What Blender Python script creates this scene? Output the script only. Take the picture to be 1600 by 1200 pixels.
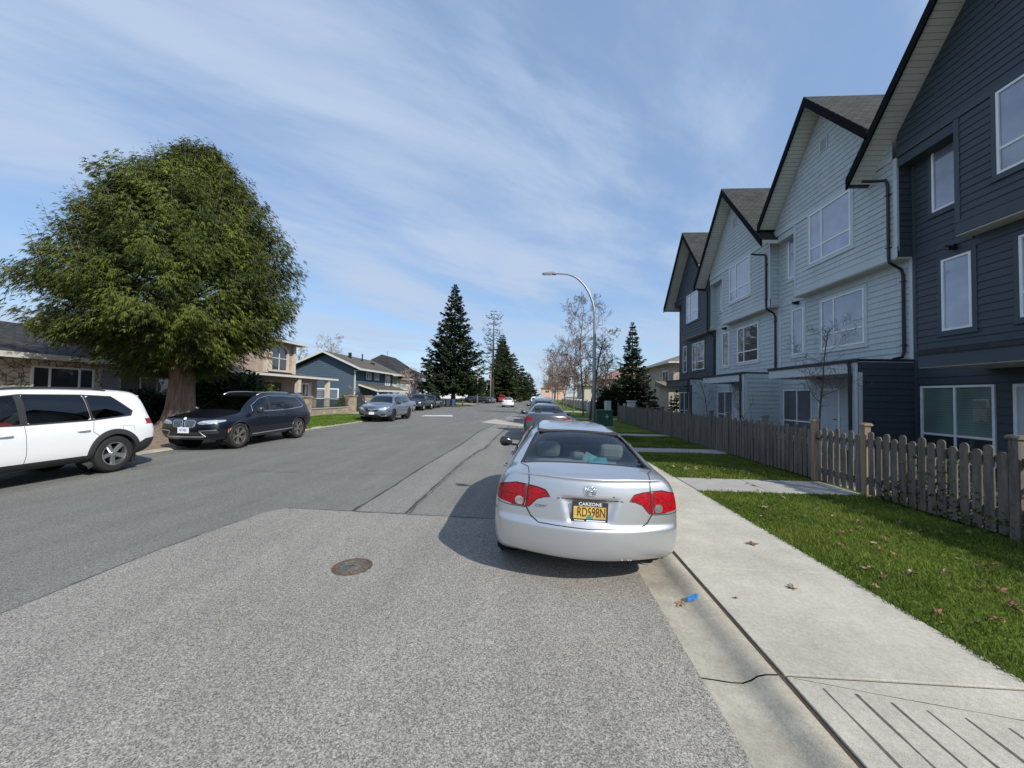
import bpy, bmesh, math, random
import numpy as np
from mathutils import Vector, Matrix
from mathutils.bvhtree import BVHTree
random.seed(7)
R = math.radians
scene = bpy.context.scene
col = scene.collection
for o in list(bpy.data.objects): bpy.data.objects.remove(o)

# ---------------------------------------------------------------- camera
PSI, PT, RL = R(3.558), R(1.752), R(1.0)
fw = Vector((-math.sin(PSI)*math.cos(PT), math.cos(PSI)*math.cos(PT), math.sin(PT)))
rt = Vector((math.cos(PSI), math.sin(PSI), 0)); up = rt.cross(fw)
rt2 = rt*math.cos(RL)+up*math.sin(RL); up2 = up*math.cos(RL)-rt*math.sin(RL)
cam = bpy.data.cameras.new('camera'); camo = bpy.data.objects.new('camera', cam); col.objects.link(camo)
m = Matrix((rt2, up2, -fw)).transposed().to_4x4(); m.translation = Vector((0, 0, 1.70)); camo.matrix_world = m
cam.sensor_fit = 'HORIZONTAL'; cam.sensor_width = 36; cam.lens = 36*600/1600
cam.clip_start = .05; cam.clip_end = 4000
scene.camera = camo

# ---------------------------------------------------------------- light
SUN = Vector((.92, -.86, 1.0)).normalized()
elev = math.asin(SUN.z); azi = math.atan2(SUN.x, SUN.y)
sl = bpy.data.lights.new('sun', 'SUN'); so = bpy.data.objects.new('sun', sl); col.objects.link(so)
sl.energy = 3.7; sl.angle = R(.53); sl.color = (1, .945, .855)
so.rotation_euler = (-SUN).to_track_quat('-Z', 'Y').to_euler()
world = bpy.data.worlds.new('World'); scene.world = world; world.use_nodes = True
nt = world.node_tree; nt.nodes.clear()
def N(nt, t, **k):
    n = nt.nodes.new(t)
    for a, b in k.items():
        if a.startswith('i_'):
            key = a[2:]
            n.inputs[int(key) if key.isdigit() else key.replace('_', ' ')].default_value = b
        else: setattr(n, a, b)
    return n
def L(nt, a, b): nt.links.new(a, b)
sky = N(nt, 'ShaderNodeTexSky', sky_type='NISHITA', sun_disc=False, sun_elevation=elev, sun_rotation=azi, altitude=50, air_density=1.0, dust_density=.6, ozone_density=2.0)
tc = N(nt, 'ShaderNodeTexCoord'); sp = N(nt, 'ShaderNodeSeparateXYZ'); L(nt, tc.outputs['Generated'], sp.inputs[0])
zz = N(nt, 'ShaderNodeMath', operation='ADD', i_1=.12); L(nt, sp.outputs[2], zz.inputs[0])
zm = N(nt, 'ShaderNodeMath', operation='MAXIMUM', i_1=.02); L(nt, zz.outputs[0], zm.inputs[0])
dx = N(nt, 'ShaderNodeMath', operation='DIVIDE'); L(nt, sp.outputs[0], dx.inputs[0]); L(nt, zm.outputs[0], dx.inputs[1])
dy = N(nt, 'ShaderNodeMath', operation='DIVIDE'); L(nt, sp.outputs[1], dy.inputs[0]); L(nt, zm.outputs[0], dy.inputs[1])
cb = N(nt, 'ShaderNodeCombineXYZ'); L(nt, dx.outputs[0], cb.inputs[0]); L(nt, dy.outputs[0], cb.inputs[1])
mp = N(nt, 'ShaderNodeMapping', vector_type='TEXTURE'); mp.inputs['Rotation'].default_value = (0, 0, R(50)); mp.inputs['Scale'].default_value = (2.6, 1.0, 1); mp.inputs['Location'].default_value = (3.1, 1.7, 0)
L(nt, cb.outputs[0], mp.inputs[0])
n1 = N(nt, 'ShaderNodeTexNoise', i_Scale=1.1, i_Detail=8.0, i_Roughness=.55, i_Distortion=.6); L(nt, mp.outputs[0], n1.inputs[0])
mp2 = N(nt, 'ShaderNodeMapping', vector_type='TEXTURE'); mp2.inputs['Rotation'].default_value = (0, 0, R(32)); mp2.inputs['Scale'].default_value = (1.8, .5, 1)
L(nt, cb.outputs[0], mp2.inputs[0])
n2 = N(nt, 'ShaderNodeTexNoise', i_Scale=1.6, i_Detail=8.0, i_Roughness=.6, i_Distortion=.3); L(nt, mp2.outputs[0], n2.inputs[0])
mixn = N(nt, 'ShaderNodeMix', data_type='FLOAT', i_0=.3); L(nt, n1.outputs[0], mixn.inputs[2]); L(nt, n2.outputs[0], mixn.inputs[3])
cr = N(nt, 'ShaderNodeValToRGB'); cr.color_ramp.elements[0].position = .40; cr.color_ramp.elements[0].color = (.08,)*3+(1,)
cr.color_ramp.elements[1].position = .62; cr.color_ramp.elements[1].color = (.95,)*3+(1,)
cr.color_ramp.interpolation = 'EASE'
L(nt, mixn.outputs[0], cr.inputs[0])
hs = N(nt, 'ShaderNodeHueSaturation', i_Saturation=1.12, i_Value=1.0); L(nt, sky.outputs[0], hs.inputs['Color'])
veil = N(nt, 'ShaderNodeMix', data_type='RGBA', i_0=.58); L(nt, hs.outputs[0], veil.inputs[6]); veil.inputs[7].default_value = (1.55, 2.3, 3.6, 1)   # thin high cirrus veil
mixc = N(nt, 'ShaderNodeMix', data_type='RGBA'); L(nt, cr.outputs[0], mixc.inputs[0]); L(nt, veil.outputs[2], mixc.inputs[6])
mixc.inputs[7].default_value = (2.55, 3.15, 4.15, 1)
bg = N(nt, 'ShaderNodeBackground', i_Strength=.15); L(nt, mixc.outputs[2], bg.inputs[0])
wo = N(nt, 'ShaderNodeOutputWorld'); L(nt, bg.outputs[0], wo.inputs[0])
scene.view_settings.view_transform = 'Standard'; scene.view_settings.look = 'None'
scene.view_settings.exposure = 0.4; scene.view_settings.gamma = 1

# ---------------------------------------------------------------- object helpers
def thing(name, label, cat, loc=(0, 0, 0), rotz=0, group=None):
    o = bpy.data.objects.new(name, None); col.objects.link(o); o.empty_display_size = .2
    o.location = loc; o.rotation_euler = (0, 0, rotz); o['label'] = label; o['category'] = cat
    if group: o['group'] = group
    return o
def tag(o, label, cat, group=None, kind=None):
    o['label'] = label; o['category'] = cat
    if group: o['group'] = group
    if kind: o['kind'] = kind
    return o
class MB:
    def __init__(s): s.v = []; s.f = []; s.mi = []; s.m = 0
    def add(s, vs, fs):
        b = len(s.v); s.v += [tuple(v) for v in vs]
        for f in fs: s.f.append(tuple(i+b for i in f)); s.mi.append(s.m)
    def box(s, x0, x1, y0, y1, z0, z1, M=None):
        vs = [Vector((x, y, z)) for z in (z0, z1) for y in (y0, y1) for x in (x0, x1)]
        if M: vs = [M @ v for v in vs]
        s.add(vs, [(0, 2, 3, 1), (4, 5, 7, 6), (0, 1, 5, 4), (2, 6, 7, 3), (0, 4, 6, 2), (1, 3, 7, 5)])
    def prism(s, poly, axis, a, b):      # poly of 2D points, extruded along axis 0/1/2
        n = len(poly)
        def P(p, t):
            if axis == 0: return (t, p[0], p[1])
            if axis == 1: return (p[0], t, p[1])
            return (p[0], p[1], t)
        s.add([P(p, a) for p in poly]+[P(p, b) for p in poly],
              [tuple(range(n))[::-1], tuple(range(n, 2*n))]+[(i, (i+1) % n, (i+1) % n+n, i+n) for i in range(n)])
    def tube(s, pts, rad, n=8, cap=True):
        pts = [Vector(p) for p in pts]; k = len(pts)
        if not hasattr(rad, '__len__'): rad = [rad]*k
        rings = []; ref = None
        for i, p in enumerate(pts):
            t = (pts[min(i+1, k-1)]-pts[max(i-1, 0)]).normalized()
            if ref is None: ref = t.orthogonal().normalized()
            ref = (ref-t*ref.dot(t)); ref = ref.normalized() if ref.length > 1e-6 else t.orthogonal().normalized()
            bn = t.cross(ref)
            rings += [p+(ref*math.cos(2*math.pi*j/n)+bn*math.sin(2*math.pi*j/n))*rad[i] for j in range(n)]
        fs = [(i*n+j, i*n+(j+1) % n, (i+1)*n+(j+1) % n, (i+1)*n+j) for i in range(k-1) for j in range(n)]
        if cap: fs += [tuple(range(n))[::-1], tuple(range((k-1)*n, k*n))]
        s.add(rings, fs)
    def lathe(s, prof, n=24, M=None, cap=True):    # prof: (r, h) about local x axis when M rotates
        vs = []
        for r, h in prof:
            for j in range(n):
                a = 2*math.pi*j/n; v = Vector((r*math.cos(a), r*math.sin(a), h)); vs.append(M @ v if M else v)
        k = len(prof)
        fs = [(i*n+j, i*n+(j+1) % n, (i+1)*n+(j+1) % n, (i+1)*n+j) for i in range(k-1) for j in range(n)]
        s.add(vs, fs)
        if cap and prof[0][0] > 1e-4: s.add([vs[j] for j in range(n)], [tuple(range(n))[::-1]])
        if cap and prof[-1][0] > 1e-4: s.add([vs[(k-1)*n+j] for j in range(n)], [tuple(range(n))])
def obj(name, mb, mat, parent=None, world=False, smooth=False, bevel=0, auto=None):
    me = bpy.data.meshes.new(name)
    vs = mb.v
    if world and parent:
        r = parent
        while r.parent: r = r.parent
        l = r.location; vs = [(v[0]-l.x, v[1]-l.y, v[2]-l.z) for v in vs]
    me.from_pydata(vs, [], mb.f)
    mats = mat if isinstance(mat, (list, tuple)) else [mat]
    for x in mats: me.materials.append(x)
    if len(mats) > 1: me.polygons.foreach_set('material_index', mb.mi)
    if smooth: me.polygons.foreach_set('use_smooth', [True]*len(me.polygons))
    me.update()
    o = bpy.data.objects.new(name, me); col.objects.link(o)
    if parent: o.parent = parent
    if bevel:
        b = o.modifiers.new('bevel', 'BEVEL'); b.width = bevel; b.segments = 2; b.limit_method = 'ANGLE'; b.angle_limit = R(40)
    if auto is not None: me.set_sharp_from_angle(angle=R(auto))
    return o
def npobj(name, V, F, mat, parent=None, cols=None, smooth=False):
    """V (n,3) array, F (m,k) array of equal-size faces"""
    me = bpy.data.meshes.new(name); V = np.ascontiguousarray(V, dtype=np.float32); F = np.ascontiguousarray(F, dtype=np.int32)
    n, k = F.shape
    me.vertices.add(len(V)); me.vertices.foreach_set('co', V.ravel())
    me.loops.add(n*k); me.loops.foreach_set('vertex_index', F.ravel())
    me.polygons.add(n); me.polygons.foreach_set('loop_start', np.arange(0, n*k, k, dtype=np.int32))
    me.update(calc_edges=True)
    if smooth: me.polygons.foreach_set('use_smooth', [True]*n)
    if cols is not None:
        at = me.attributes.new('tint', 'FLOAT', 'FACE'); at.data.foreach_set('value', np.asarray(cols, dtype=np.float32))
    me.materials.append(mat)
    o = bpy.data.objects.new(name, me); col.objects.link(o)
    if parent: o.parent = parent
    return o
def copy_tree(o, parent=None, loc=None, rotz=None):
    c = o.copy(); col.objects.link(c); c.parent = parent
    if loc is not None: c.location = loc
    if rotz is not None: c.rotation_euler = (0, 0, rotz)
    for ch in list(o.children): copy_tree(ch, c)
    return c

# ---------------------------------------------------------------- materials
MATS = {}
def mat(name, color=(.5, .5, .5), rough=.6, metal=0, spec=.5, coat=0, var=0, vscale=3., bump=0, bscale=40., stretch=(1, 1, 1), var2=0, v2scale=60., coatr=.03, back=None):
    m = bpy.data.materials.new(name); m.use_nodes = True; nt = m.node_tree; b = nt.nodes['Principled BSDF']
    b.inputs['Roughness'].default_value = rough; b.inputs['Metallic'].default_value = metal
    b.inputs['Specular IOR Level'].default_value = spec; b.inputs['Coat Weight'].default_value = coat; b.inputs['Coat Roughness'].default_value = coatr
    b.inputs['Base Color'].default_value = (*color, 1)
    tc = N(nt, 'ShaderNodeTexCoord'); mp = N(nt, 'ShaderNodeMapping'); mp.inputs['Scale'].default_value = stretch
    L(nt, tc.outputs['Object'], mp.inputs[0])
    src = None
    if var or var2:
        f = None
        for amt, sc, det in ((var, vscale, 5.), (var2, v2scale, 2.)):
            if not amt: continue
            n = N(nt, 'ShaderNodeTexNoise', i_Scale=sc, i_Detail=det, i_Roughness=.6); L(nt, mp.outputs[0], n.inputs[0])
            mr = N(nt, 'ShaderNodeMapRange', i_1=.3, i_2=.7, i_3=1-amt, i_4=1+amt); L(nt, n.outputs[0], mr.inputs[0])
            if f is None: f = mr.outputs[0]
            else:
                mu = N(nt, 'ShaderNodeMath', operation='MULTIPLY'); L(nt, f, mu.inputs[0]); L(nt, mr.outputs[0], mu.inputs[1]); f = mu.outputs[0]
        vm = N(nt, 'ShaderNodeVectorMath', operation='SCALE'); vm.inputs[0].default_value = color; L(nt, f, vm.inputs['Scale'])
        L(nt, vm.outputs[0], b.inputs['Base Color']); src = vm.outputs[0]
    if bump:
        n = N(nt, 'ShaderNodeTexNoise', i_Scale=bscale, i_Detail=3.); L(nt, mp.outputs[0], n.inputs[0])
        bp = N(nt, 'ShaderNodeBump', i_Strength=bump, i_Distance=.01); L(nt, n.outputs[0], bp.inputs['Height']); L(nt, bp.outputs[0], b.inputs['Normal'])
    if back:
        g = N(nt, 'ShaderNodeNewGeometry'); mx = N(nt, 'ShaderNodeMix', data_type='RGBA'); L(nt, g.outputs['Backfacing'], mx.inputs[0])
        if src: L(nt, src, mx.inputs[6])
        else: mx.inputs[6].default_value = (*color, 1)
        mx.inputs[7].default_value = (*back, 1); L(nt, mx.outputs[2], b.inputs['Base Color'])
        mm = N(nt, 'ShaderNodeMapRange', i_1=0., i_2=1., i_3=metal, i_4=0.); L(nt, g.outputs['Backfacing'], mm.inputs[0]); L(nt, mm.outputs[0], b.inputs['Metallic'])
        mc = N(nt, 'ShaderNodeMapRange', i_1=0., i_2=1., i_3=coat, i_4=0.); L(nt, g.outputs['Backfacing'], mc.inputs[0]); L(nt, mc.outputs[0], b.inputs['Coat Weight'])
    MATS[name] = m; return m
def glassmat(name, tint=(.5, .55, .55), refl=1.0, dark=.0):
    m = bpy.data.materials.new(name); m.use_nodes = True; nt = m.node_tree; nt.nodes.clear()
    t = N(nt, 'ShaderNodeBsdfTransparent'); t.inputs[0].default_value = (*tint, 1)
    g = N(nt, 'ShaderNodeBsdfGlossy', i_Roughness=.015); g.inputs[0].default_value = (.95, .97, 1, 1)
    fr = N(nt, 'ShaderNodeFresnel', i_IOR=1.55); ml = N(nt, 'ShaderNodeMath', operation='MULTIPLY', i_1=refl, use_clamp=True); L(nt, fr.outputs[0], ml.inputs[0])
    mx = N(nt, 'ShaderNodeMixShader'); L(nt, ml.outputs[0], mx.inputs[0]); L(nt, t.outputs[0], mx.inputs[1]); L(nt, g.outputs[0], mx.inputs[2])
    o = N(nt, 'ShaderNodeOutputMaterial'); L(nt, mx.outputs[0], o.inputs[0]); MATS[name] = m; return m
def leafmat(name, c1, c2, rough=.75, scale=.8, trans=.0):
    m = bpy.data.materials.new(name); m.use_nodes = True; nt = m.node_tree; b = nt.nodes['Principled BSDF']
    b.inputs['Roughness'].default_value = rough; b.inputs['Specular IOR Level'].default_value = .25
    at = N(nt, 'ShaderNodeAttribute', attribute_name='tint'); mx = N(nt, 'ShaderNodeMix', data_type='RGBA')
    tc = N(nt, 'ShaderNodeTexCoord'); n = N(nt, 'ShaderNodeTexNoise', i_Scale=scale, i_Detail=3.); L(nt, tc.outputs['Object'], n.inputs[0])
    ad = N(nt, 'ShaderNodeMath', operation='ADD'); L(nt, at.outputs['Fac'], ad.inputs[0])
    mr = N(nt, 'ShaderNodeMapRange', i_1=.3, i_2=.7, i_3=-.35, i_4=.35); L(nt, n.outputs[0], mr.inputs[0]); L(nt, mr.outputs[0], ad.inputs[1])
    ad.use_clamp = True; L(nt, ad.outputs[0], mx.inputs[0]); mx.inputs[6].default_value = (*c1, 1); mx.inputs[7].default_value = (*c2, 1)
    L(nt, mx.outputs[2], b.inputs['Base Color'])
    if trans:
        t = N(nt, 'ShaderNodeBsdfTranslucent'); L(nt, mx.outputs[2], t.inputs[0]); ms = N(nt, 'ShaderNodeMixShader', i_0=trans)
        L(nt, b.outputs[0], ms.inputs[1]); L(nt, t.outputs[0], ms.inputs[2]); L(nt, ms.outputs[0], nt.nodes['Material Output'].inputs[0])
    MATS[name] = m; return m
def asphaltmat(name, base, contrast=.5, scale=130., tintc=None, big=.1):
    m = bpy.data.materials.new(name); m.use_nodes = True; nt = m.node_tree; b = nt.nodes['Principled BSDF']
    b.inputs['Roughness'].default_value = .85; b.inputs['Specular IOR Level'].default_value = .3
    tc = N(nt, 'ShaderNodeTexCoord')
    v = N(nt, 'ShaderNodeTexVoronoi', i_Scale=scale, feature='F1'); L(nt, tc.outputs['Object'], v.inputs[0])
    sep = N(nt, 'ShaderNodeSeparateColor'); L(nt, v.outputs['Color'], sep.inputs[0])
    mr = N(nt, 'ShaderNodeMapRange', i_1=0., i_2=1., i_3=1-contrast, i_4=1+contrast); L(nt, sep.outputs[0], mr.inputs[0])
    v2 = N(nt, 'ShaderNodeTexVoronoi', i_Scale=scale*.7, feature='F1'); L(nt, tc.outputs['Object'], v2.inputs[0]); sp2 = N(nt, 'ShaderNodeSeparateColor'); L(nt, v2.outputs['Color'], sp2.inputs[0])
    m2 = N(nt, 'ShaderNodeMapRange', i_1=0., i_2=1., i_3=.78, i_4=1.22); L(nt, sp2.outputs[0], m2.inputs[0])
    n3 = N(nt, 'ShaderNodeTexNoise', i_Scale=.5, i_Detail=6., i_Roughness=.65); L(nt, tc.outputs['Object'], n3.inputs[0])
    m3 = N(nt, 'ShaderNodeMapRange', i_1=.3, i_2=.7, i_3=1-big, i_4=1+big); L(nt, n3.outputs[0], m3.inputs[0])
    a = N(nt, 'ShaderNodeMath', operation='MULTIPLY'); L(nt, mr.outputs[0], a.inputs[0]); L(nt, m2.outputs[0], a.inputs[1])
    n4 = N(nt, 'ShaderNodeTexNoise', i_Scale=60., i_Detail=5., i_Roughness=.8); L(nt, tc.outputs['Object'], n4.inputs[0])
    m4 = N(nt, 'ShaderNodeMapRange', i_1=.3, i_2=.7, i_3=1-contrast*.25, i_4=1+contrast*.25); L(nt, n4.outputs[0], m4.inputs[0])
    c0 = N(nt, 'ShaderNodeMath', operation='MULTIPLY'); L(nt, m4.outputs[0], c0.inputs[0]); L(nt, m3.outputs[0], c0.inputs[1])
    c = N(nt, 'ShaderNodeMath', operation='MULTIPLY'); L(nt, a.outputs[0], c.inputs[0]); L(nt, c0.outputs[0], c.inputs[1])
    mpw = N(nt, 'ShaderNodeMapping'); mpw.inputs['Scale'].default_value = (1.6, .12, 1); L(nt, tc.outputs['Object'], mpw.inputs[0]); nw_ = N(nt, 'ShaderNodeTexNoise', i_Scale=1.4, i_Detail=5., i_Roughness=.6); L(nt, mpw.outputs[0], nw_.inputs[0])
    mw_ = N(nt, 'ShaderNodeMapRange', i_1=.3, i_2=.7, i_3=.90, i_4=1.10); L(nt, nw_.outputs[0], mw_.inputs[0]); c9 = N(nt, 'ShaderNodeMath', operation='MULTIPLY'); L(nt, c.outputs[0], c9.inputs[0]); L(nt, mw_.outputs[0], c9.inputs[1]); c = c9
    ns = N(nt, 'ShaderNodeTexNoise', i_Scale=.9, i_Detail=5., i_Roughness=.7); L(nt, tc.outputs['Object'], ns.inputs[0])
    st = N(nt, 'ShaderNodeMapRange', i_1=.62, i_2=.72, i_3=0., i_4=.35); L(nt, ns.outputs[0], st.inputs[0])
    vm = N(nt, 'ShaderNodeVectorMath', operation='SCALE'); vm.inputs[0].default_value = base; L(nt, c.outputs[0], vm.inputs['Scale'])
    mx = N(nt, 'ShaderNodeMix', data_type='RGBA'); L(nt, st.outputs[0], mx.inputs[0]); L(nt, vm.outputs[0], mx.inputs[6]); mx.inputs[7].default_value = (*(x*.72 for x in base), 1)
    L(nt, mx.outputs[2], b.inputs['Base Color'])
    bp = N(nt, 'ShaderNodeBump', i_Strength=.55, i_Distance=.006); L(nt, a.outputs[0], bp.inputs['Height']); L(nt, bp.outputs[0], b.inputs['Normal'])
    MATS[name] = m; return m
def concretemat(name, base, dirt=.25):
    m = bpy.data.materials.new(name); m.use_nodes = True; nt = m.node_tree; b = nt.nodes['Principled BSDF']
    b.inputs['Roughness'].default_value = .9; b.inputs['Specular IOR Level'].default_value = .25
    tc = N(nt, 'ShaderNodeTexCoord')
    def nz(sc, det, lo, hi, ro=.6, st=None):
        n = N(nt, 'ShaderNodeTexNoise', i_Scale=sc, i_Detail=det, i_Roughness=ro)
        if st:
            mp = N(nt, 'ShaderNodeMapping'); mp.inputs['Scale'].default_value = st; L(nt, tc.outputs['Object'], mp.inputs[0]); L(nt, mp.outputs[0], n.inputs[0])
        else: L(nt, tc.outputs['Object'], n.inputs[0])
        r = N(nt, 'ShaderNodeMapRange', i_1=.3, i_2=.7, i_3=lo, i_4=hi); L(nt, n.outputs[0], r.inputs[0]); return r.outputs[0]
    def mul(a, c):
        x = N(nt, 'ShaderNodeMath', operation='MULTIPLY'); L(nt, a, x.inputs[0]); L(nt, c, x.inputs[1]); return x.outputs[0]
    f = mul(mul(nz(1.3, 7., 1-dirt, 1+dirt*.6, .7), nz(150., 3., .82, 1.18, .7)), nz(30., 6., .78, 1.2, .85))
    vm = N(nt, 'ShaderNodeVectorMath', operation='SCALE'); vm.inputs[0].default_value = base; L(nt, f, vm.inputs['Scale'])
    L(nt, vm.outputs[0], b.inputs['Base Color'])
    bp = N(nt, 'ShaderNodeBump', i_Strength=.35, i_Distance=.003); L(nt, nz(110., 4., 0., 1., .7), bp.inputs['Height']); L(nt, bp.outputs[0], b.inputs['Normal'])
    MATS[name] = m; return m
def cellmat(name, c1, c2, grout, scale, stretch=(1, 1, 1), brick=None, rough=.85, edge=.06, bumpd=.02):
    """stone cells (voronoi) or bricks / shingles (brick texture). brick=(axis mapping, w, h)"""
    m = bpy.data.materials.new(name); m.use_nodes = True; nt = m.node_tree; b = nt.nodes['Principled BSDF']; b.inputs['Roughness'].default_value = rough
    b.inputs['Specular IOR Level'].default_value = .2
    tc = N(nt, 'ShaderNodeTexCoord')
    if brick:
        ax, w, h = brick
        sp = N(nt, 'ShaderNodeSeparateXYZ'); L(nt, tc.outputs['Object'], sp.inputs[0]); cb = N(nt, 'ShaderNodeCombineXYZ')
        L(nt, sp.outputs[ax[0]], cb.inputs[0]); L(nt, sp.outputs[ax[1]], cb.inputs[1])
        t = N(nt, 'ShaderNodeTexBrick', i_Scale=1., offset=.5); t.inputs['Brick Width'].default_value = w; t.inputs['Row Height'].default_value = h
        t.inputs['Mortar Size'].default_value = edge*h; t.inputs['Mortar Smooth'].default_value = .2; t.inputs['Bias'].default_value = -.1
        t.inputs['Color1'].default_value = (*c1, 1); t.inputs['Color2'].default_value = (*c2, 1); t.inputs['Mortar'].default_value = (*grout, 1)
        L(nt, cb.outputs[0], t.inputs[0]); out = t.outputs[0]; hgt = t.outputs[1]; inv = -1
    else:
        mp = N(nt, 'ShaderNodeMapping'); mp.inputs['Scale'].default_value = stretch; L(nt, tc.outputs['Object'], mp.inputs[0])
        nd = N(nt, 'ShaderNodeTexNoise', i_Scale=scale*1.3); L(nt, mp.outputs[0], nd.inputs[0])
        mv = N(nt, 'ShaderNodeMix', data_type='VECTOR', i_0=.12); L(nt, mp.outputs[0], mv.inputs[4]); L(nt, nd.outputs[1], mv.inputs[5])
        v = N(nt, 'ShaderNodeTexVoronoi', i_Scale=scale); L(nt, mv.outputs[1], v.inputs[0])
        e = N(nt, 'ShaderNodeTexVoronoi', i_Scale=scale, feature='DISTANCE_TO_EDGE'); L(nt, mv.outputs[1], e.inputs[0])
        sep = N(nt, 'ShaderNodeSeparateColor'); L(nt, v.outputs['Color'], sep.inputs[0])
        mc = N(nt, 'ShaderNodeMix', data_type='RGBA'); L(nt, sep.outputs[0], mc.inputs[0]); mc.inputs[6].default_value = (*c1, 1); mc.inputs[7].default_value = (*c2, 1)
        er = N(nt, 'ShaderNodeMapRange', i_1=edge*.3, i_2=edge, i_3=0., i_4=1.); L(nt, e.outputs[0], er.inputs[0])
        mg = N(nt, 'ShaderNodeMix', data_type='RGBA'); L(nt, er.outputs[0], mg.inputs[0]); mg.inputs[6].default_value = (*grout, 1); L(nt, mc.outputs[2], mg.inputs[7])
        out = mg.outputs[2]; hgt = er.outputs[0]; inv = 1
    n = N(nt, 'ShaderNodeTexNoise', i_Scale=2.5, i_Detail=8., i_Roughness=.7); L(nt, tc.outputs['Object'], n.inputs[0])
    r = N(nt, 'ShaderNodeMapRange', i_1=.3, i_2=.7, i_3=.72, i_4=1.25); L(nt, n.outputs[0], r.inputs[0])
    vm = N(nt, 'ShaderNodeVectorMath', operation='SCALE'); L(nt, out, vm.inputs[0]); L(nt, r.outputs[0], vm.inputs['Scale']); L(nt, vm.outputs[0], b.inputs['Base Color'])
    bp = N(nt, 'ShaderNodeBump', i_Strength=.7*inv if inv > 0 else .7, i_Distance=bumpd, invert=(inv < 0)); L(nt, hgt, bp.inputs['Height']); L(nt, bp.outputs[0], b.inputs['Normal'])
    MATS[name] = m; return m

asph_new = asphaltmat('asphalt_pale', (.255, .243, .218), .6, 165.)
asph_old = asphaltmat('asphalt_grey', (.166, .165, .151), .45, 150.)
asph_mid = asphaltmat('asphalt_mid', (.20, .195, .177), .5, 150.)
conc = concretemat('concrete', (.45, .425, .36), .22)
concd = concretemat('concrete_gutter', (.36, .335, .275), .38)
concg = concretemat('concrete_grey', (.36, .345, .32), .2)
crackm = mat('crack_sealant', (.05, .05, .048), .7, var=.3, vscale=20)
grassm = mat('lawn', (.095, .14, .018), .95, spec=.1, var=.4, vscale=1.3, var2=.35, v2scale=45, bump=1.0, bscale=60)
farg = mat('far_ground', (.07, .085, .035), .95, var=.3, vscale=.2)
soilm = mat('soil', (.05, .035, .022), .95, var=.4, vscale=5, bump=.6)
litter = mat('needle_litter', (.22, .16, .11), .95, var=.4, vscale=6, var2=.3, bump=.8)
black = mat('black_metal', (.012, .012, .014), .45, var=.15)
whitem = mat('white_vinyl', (.80, .81, .81), .45, var=.06)
rakem = mat('rake_board_black', (.006, .0065, .008), .9, spec=.15)
rubber = mat('rubber', (.018, .018, .018), .85, var=.2, vscale=12)
# ================================================================ SETTING
def setting(name, mb, m_, **k):
    o = obj(name, mb, m_, **k); o['kind'] = 'structure'; return o
def strip(profile, y0, y1, n=1):      # profile [(x,z)], swept along y
    mb = MB(); k = len(profile)
    for i in range(n+1):
        y = y0+(y1-y0)*i/n; mb.v += [(x, y, z) for x, z in profile]
    for i in range(n):
        for j in range(k-1): mb.f.append((i*k+j, i*k+j+1, (i+1)*k+j+1, (i+1)*k+j)); mb.mi.append(0)
    return mb
def sheet(poly, z):
    mb = MB(); mb.add([(x, y, z) for x, y in poly], [tuple(range(len(poly)))]); return mb
mb = MB(); mb.add([(-2500, -60, -.16), (2500, -60, -.16), (2500, 3500, -.16), (-2500, 3500, -.16)], [(0, 1, 2, 3)]); setting('ground', mb, farg)
RP = [(-13.9, -.06), (-10.4, -.035), (-7, -.01), (-4, .0), (0, 0), (.6, -.015), (1.06, -.045)]
setting('road', strip(RP, -8, 170, 1), asph_old)
def jag(pts, amp, step=.12, seed=1):
    rnd = random.Random(seed); out = []
    for (a, b), (c, d) in zip(pts[:-1], pts[1:]):
        k = max(1, int(math.hypot(c-a, d-b)/step))
        for t in range(k): out.append((a+(c-a)*t/k+rnd.uniform(-amp, amp), b+(d-b)*t/k+rnd.uniform(-amp, amp)))
    out.append(pts[-1]); return out
# newer pale asphalt near the camera: tilted with the road at its right edge
edge = jag([(-3.98, -8), (-3.97, 2.6), (-3.96, 3.9), (-3.8, 5.1), (-3.62, 5.45), (-2.6, 5.41), (-1.0, 5.33), (.0, 5.30)], .012)
mb = MB(); mb.add([(x, y, .004) for x, y in edge]+[(0, -8, .004)], [tuple(range(len(edge)+1))[::-1]])
mb.add([(0, -8, .004), (0, 5.30, .004), (.6, 5.27, -.011), (.6, -8, -.011)], [(0, 3, 2, 1)]); mb.add([(.6, -8, -.011), (.6, 5.27, -.011), (1.06, 5.25, -.041), (1.06, -8, -.041)], [(0, 3, 2, 1)])
setting('road_patch_pale', mb, asph_new)
mid = [(-2.60, 5.43), (-2.58, 7), (-2.61, 9), (-2.52, 12.7), (-2.6, 17.7), (-2.4, 22), (-2.4, 60)]
mid2 = [(-1.82, 5.40), (-1.83, 7.1), (-1.83, 9.7), (-1.72, 11.6), (-1.60, 12.2), (-1.6, 16.5), (-1.5, 20)]
mb = MB(); rr = [(x, y) for x, y in mid]
mb.add([(x, y, .003) for x, y in rr]+[(0, 60, .003), (0, 5.31, .003)], [tuple(range(len(rr)+2))[::-1]])
mb.add([(0, 5.31, .003), (0, 60, .003), (.6, 60, -.012), (.6, 5.28, -.012)], [(0, 3, 2, 1)][:1]); mb.add([(.6, 5.28, -.012), (.6, 60, -.012), (1.06, 60, -.042), (1.06, 5.26, -.042)], [(0, 3, 2, 1)])
setting('road_patch_mid', mb, asph_mid)
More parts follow.
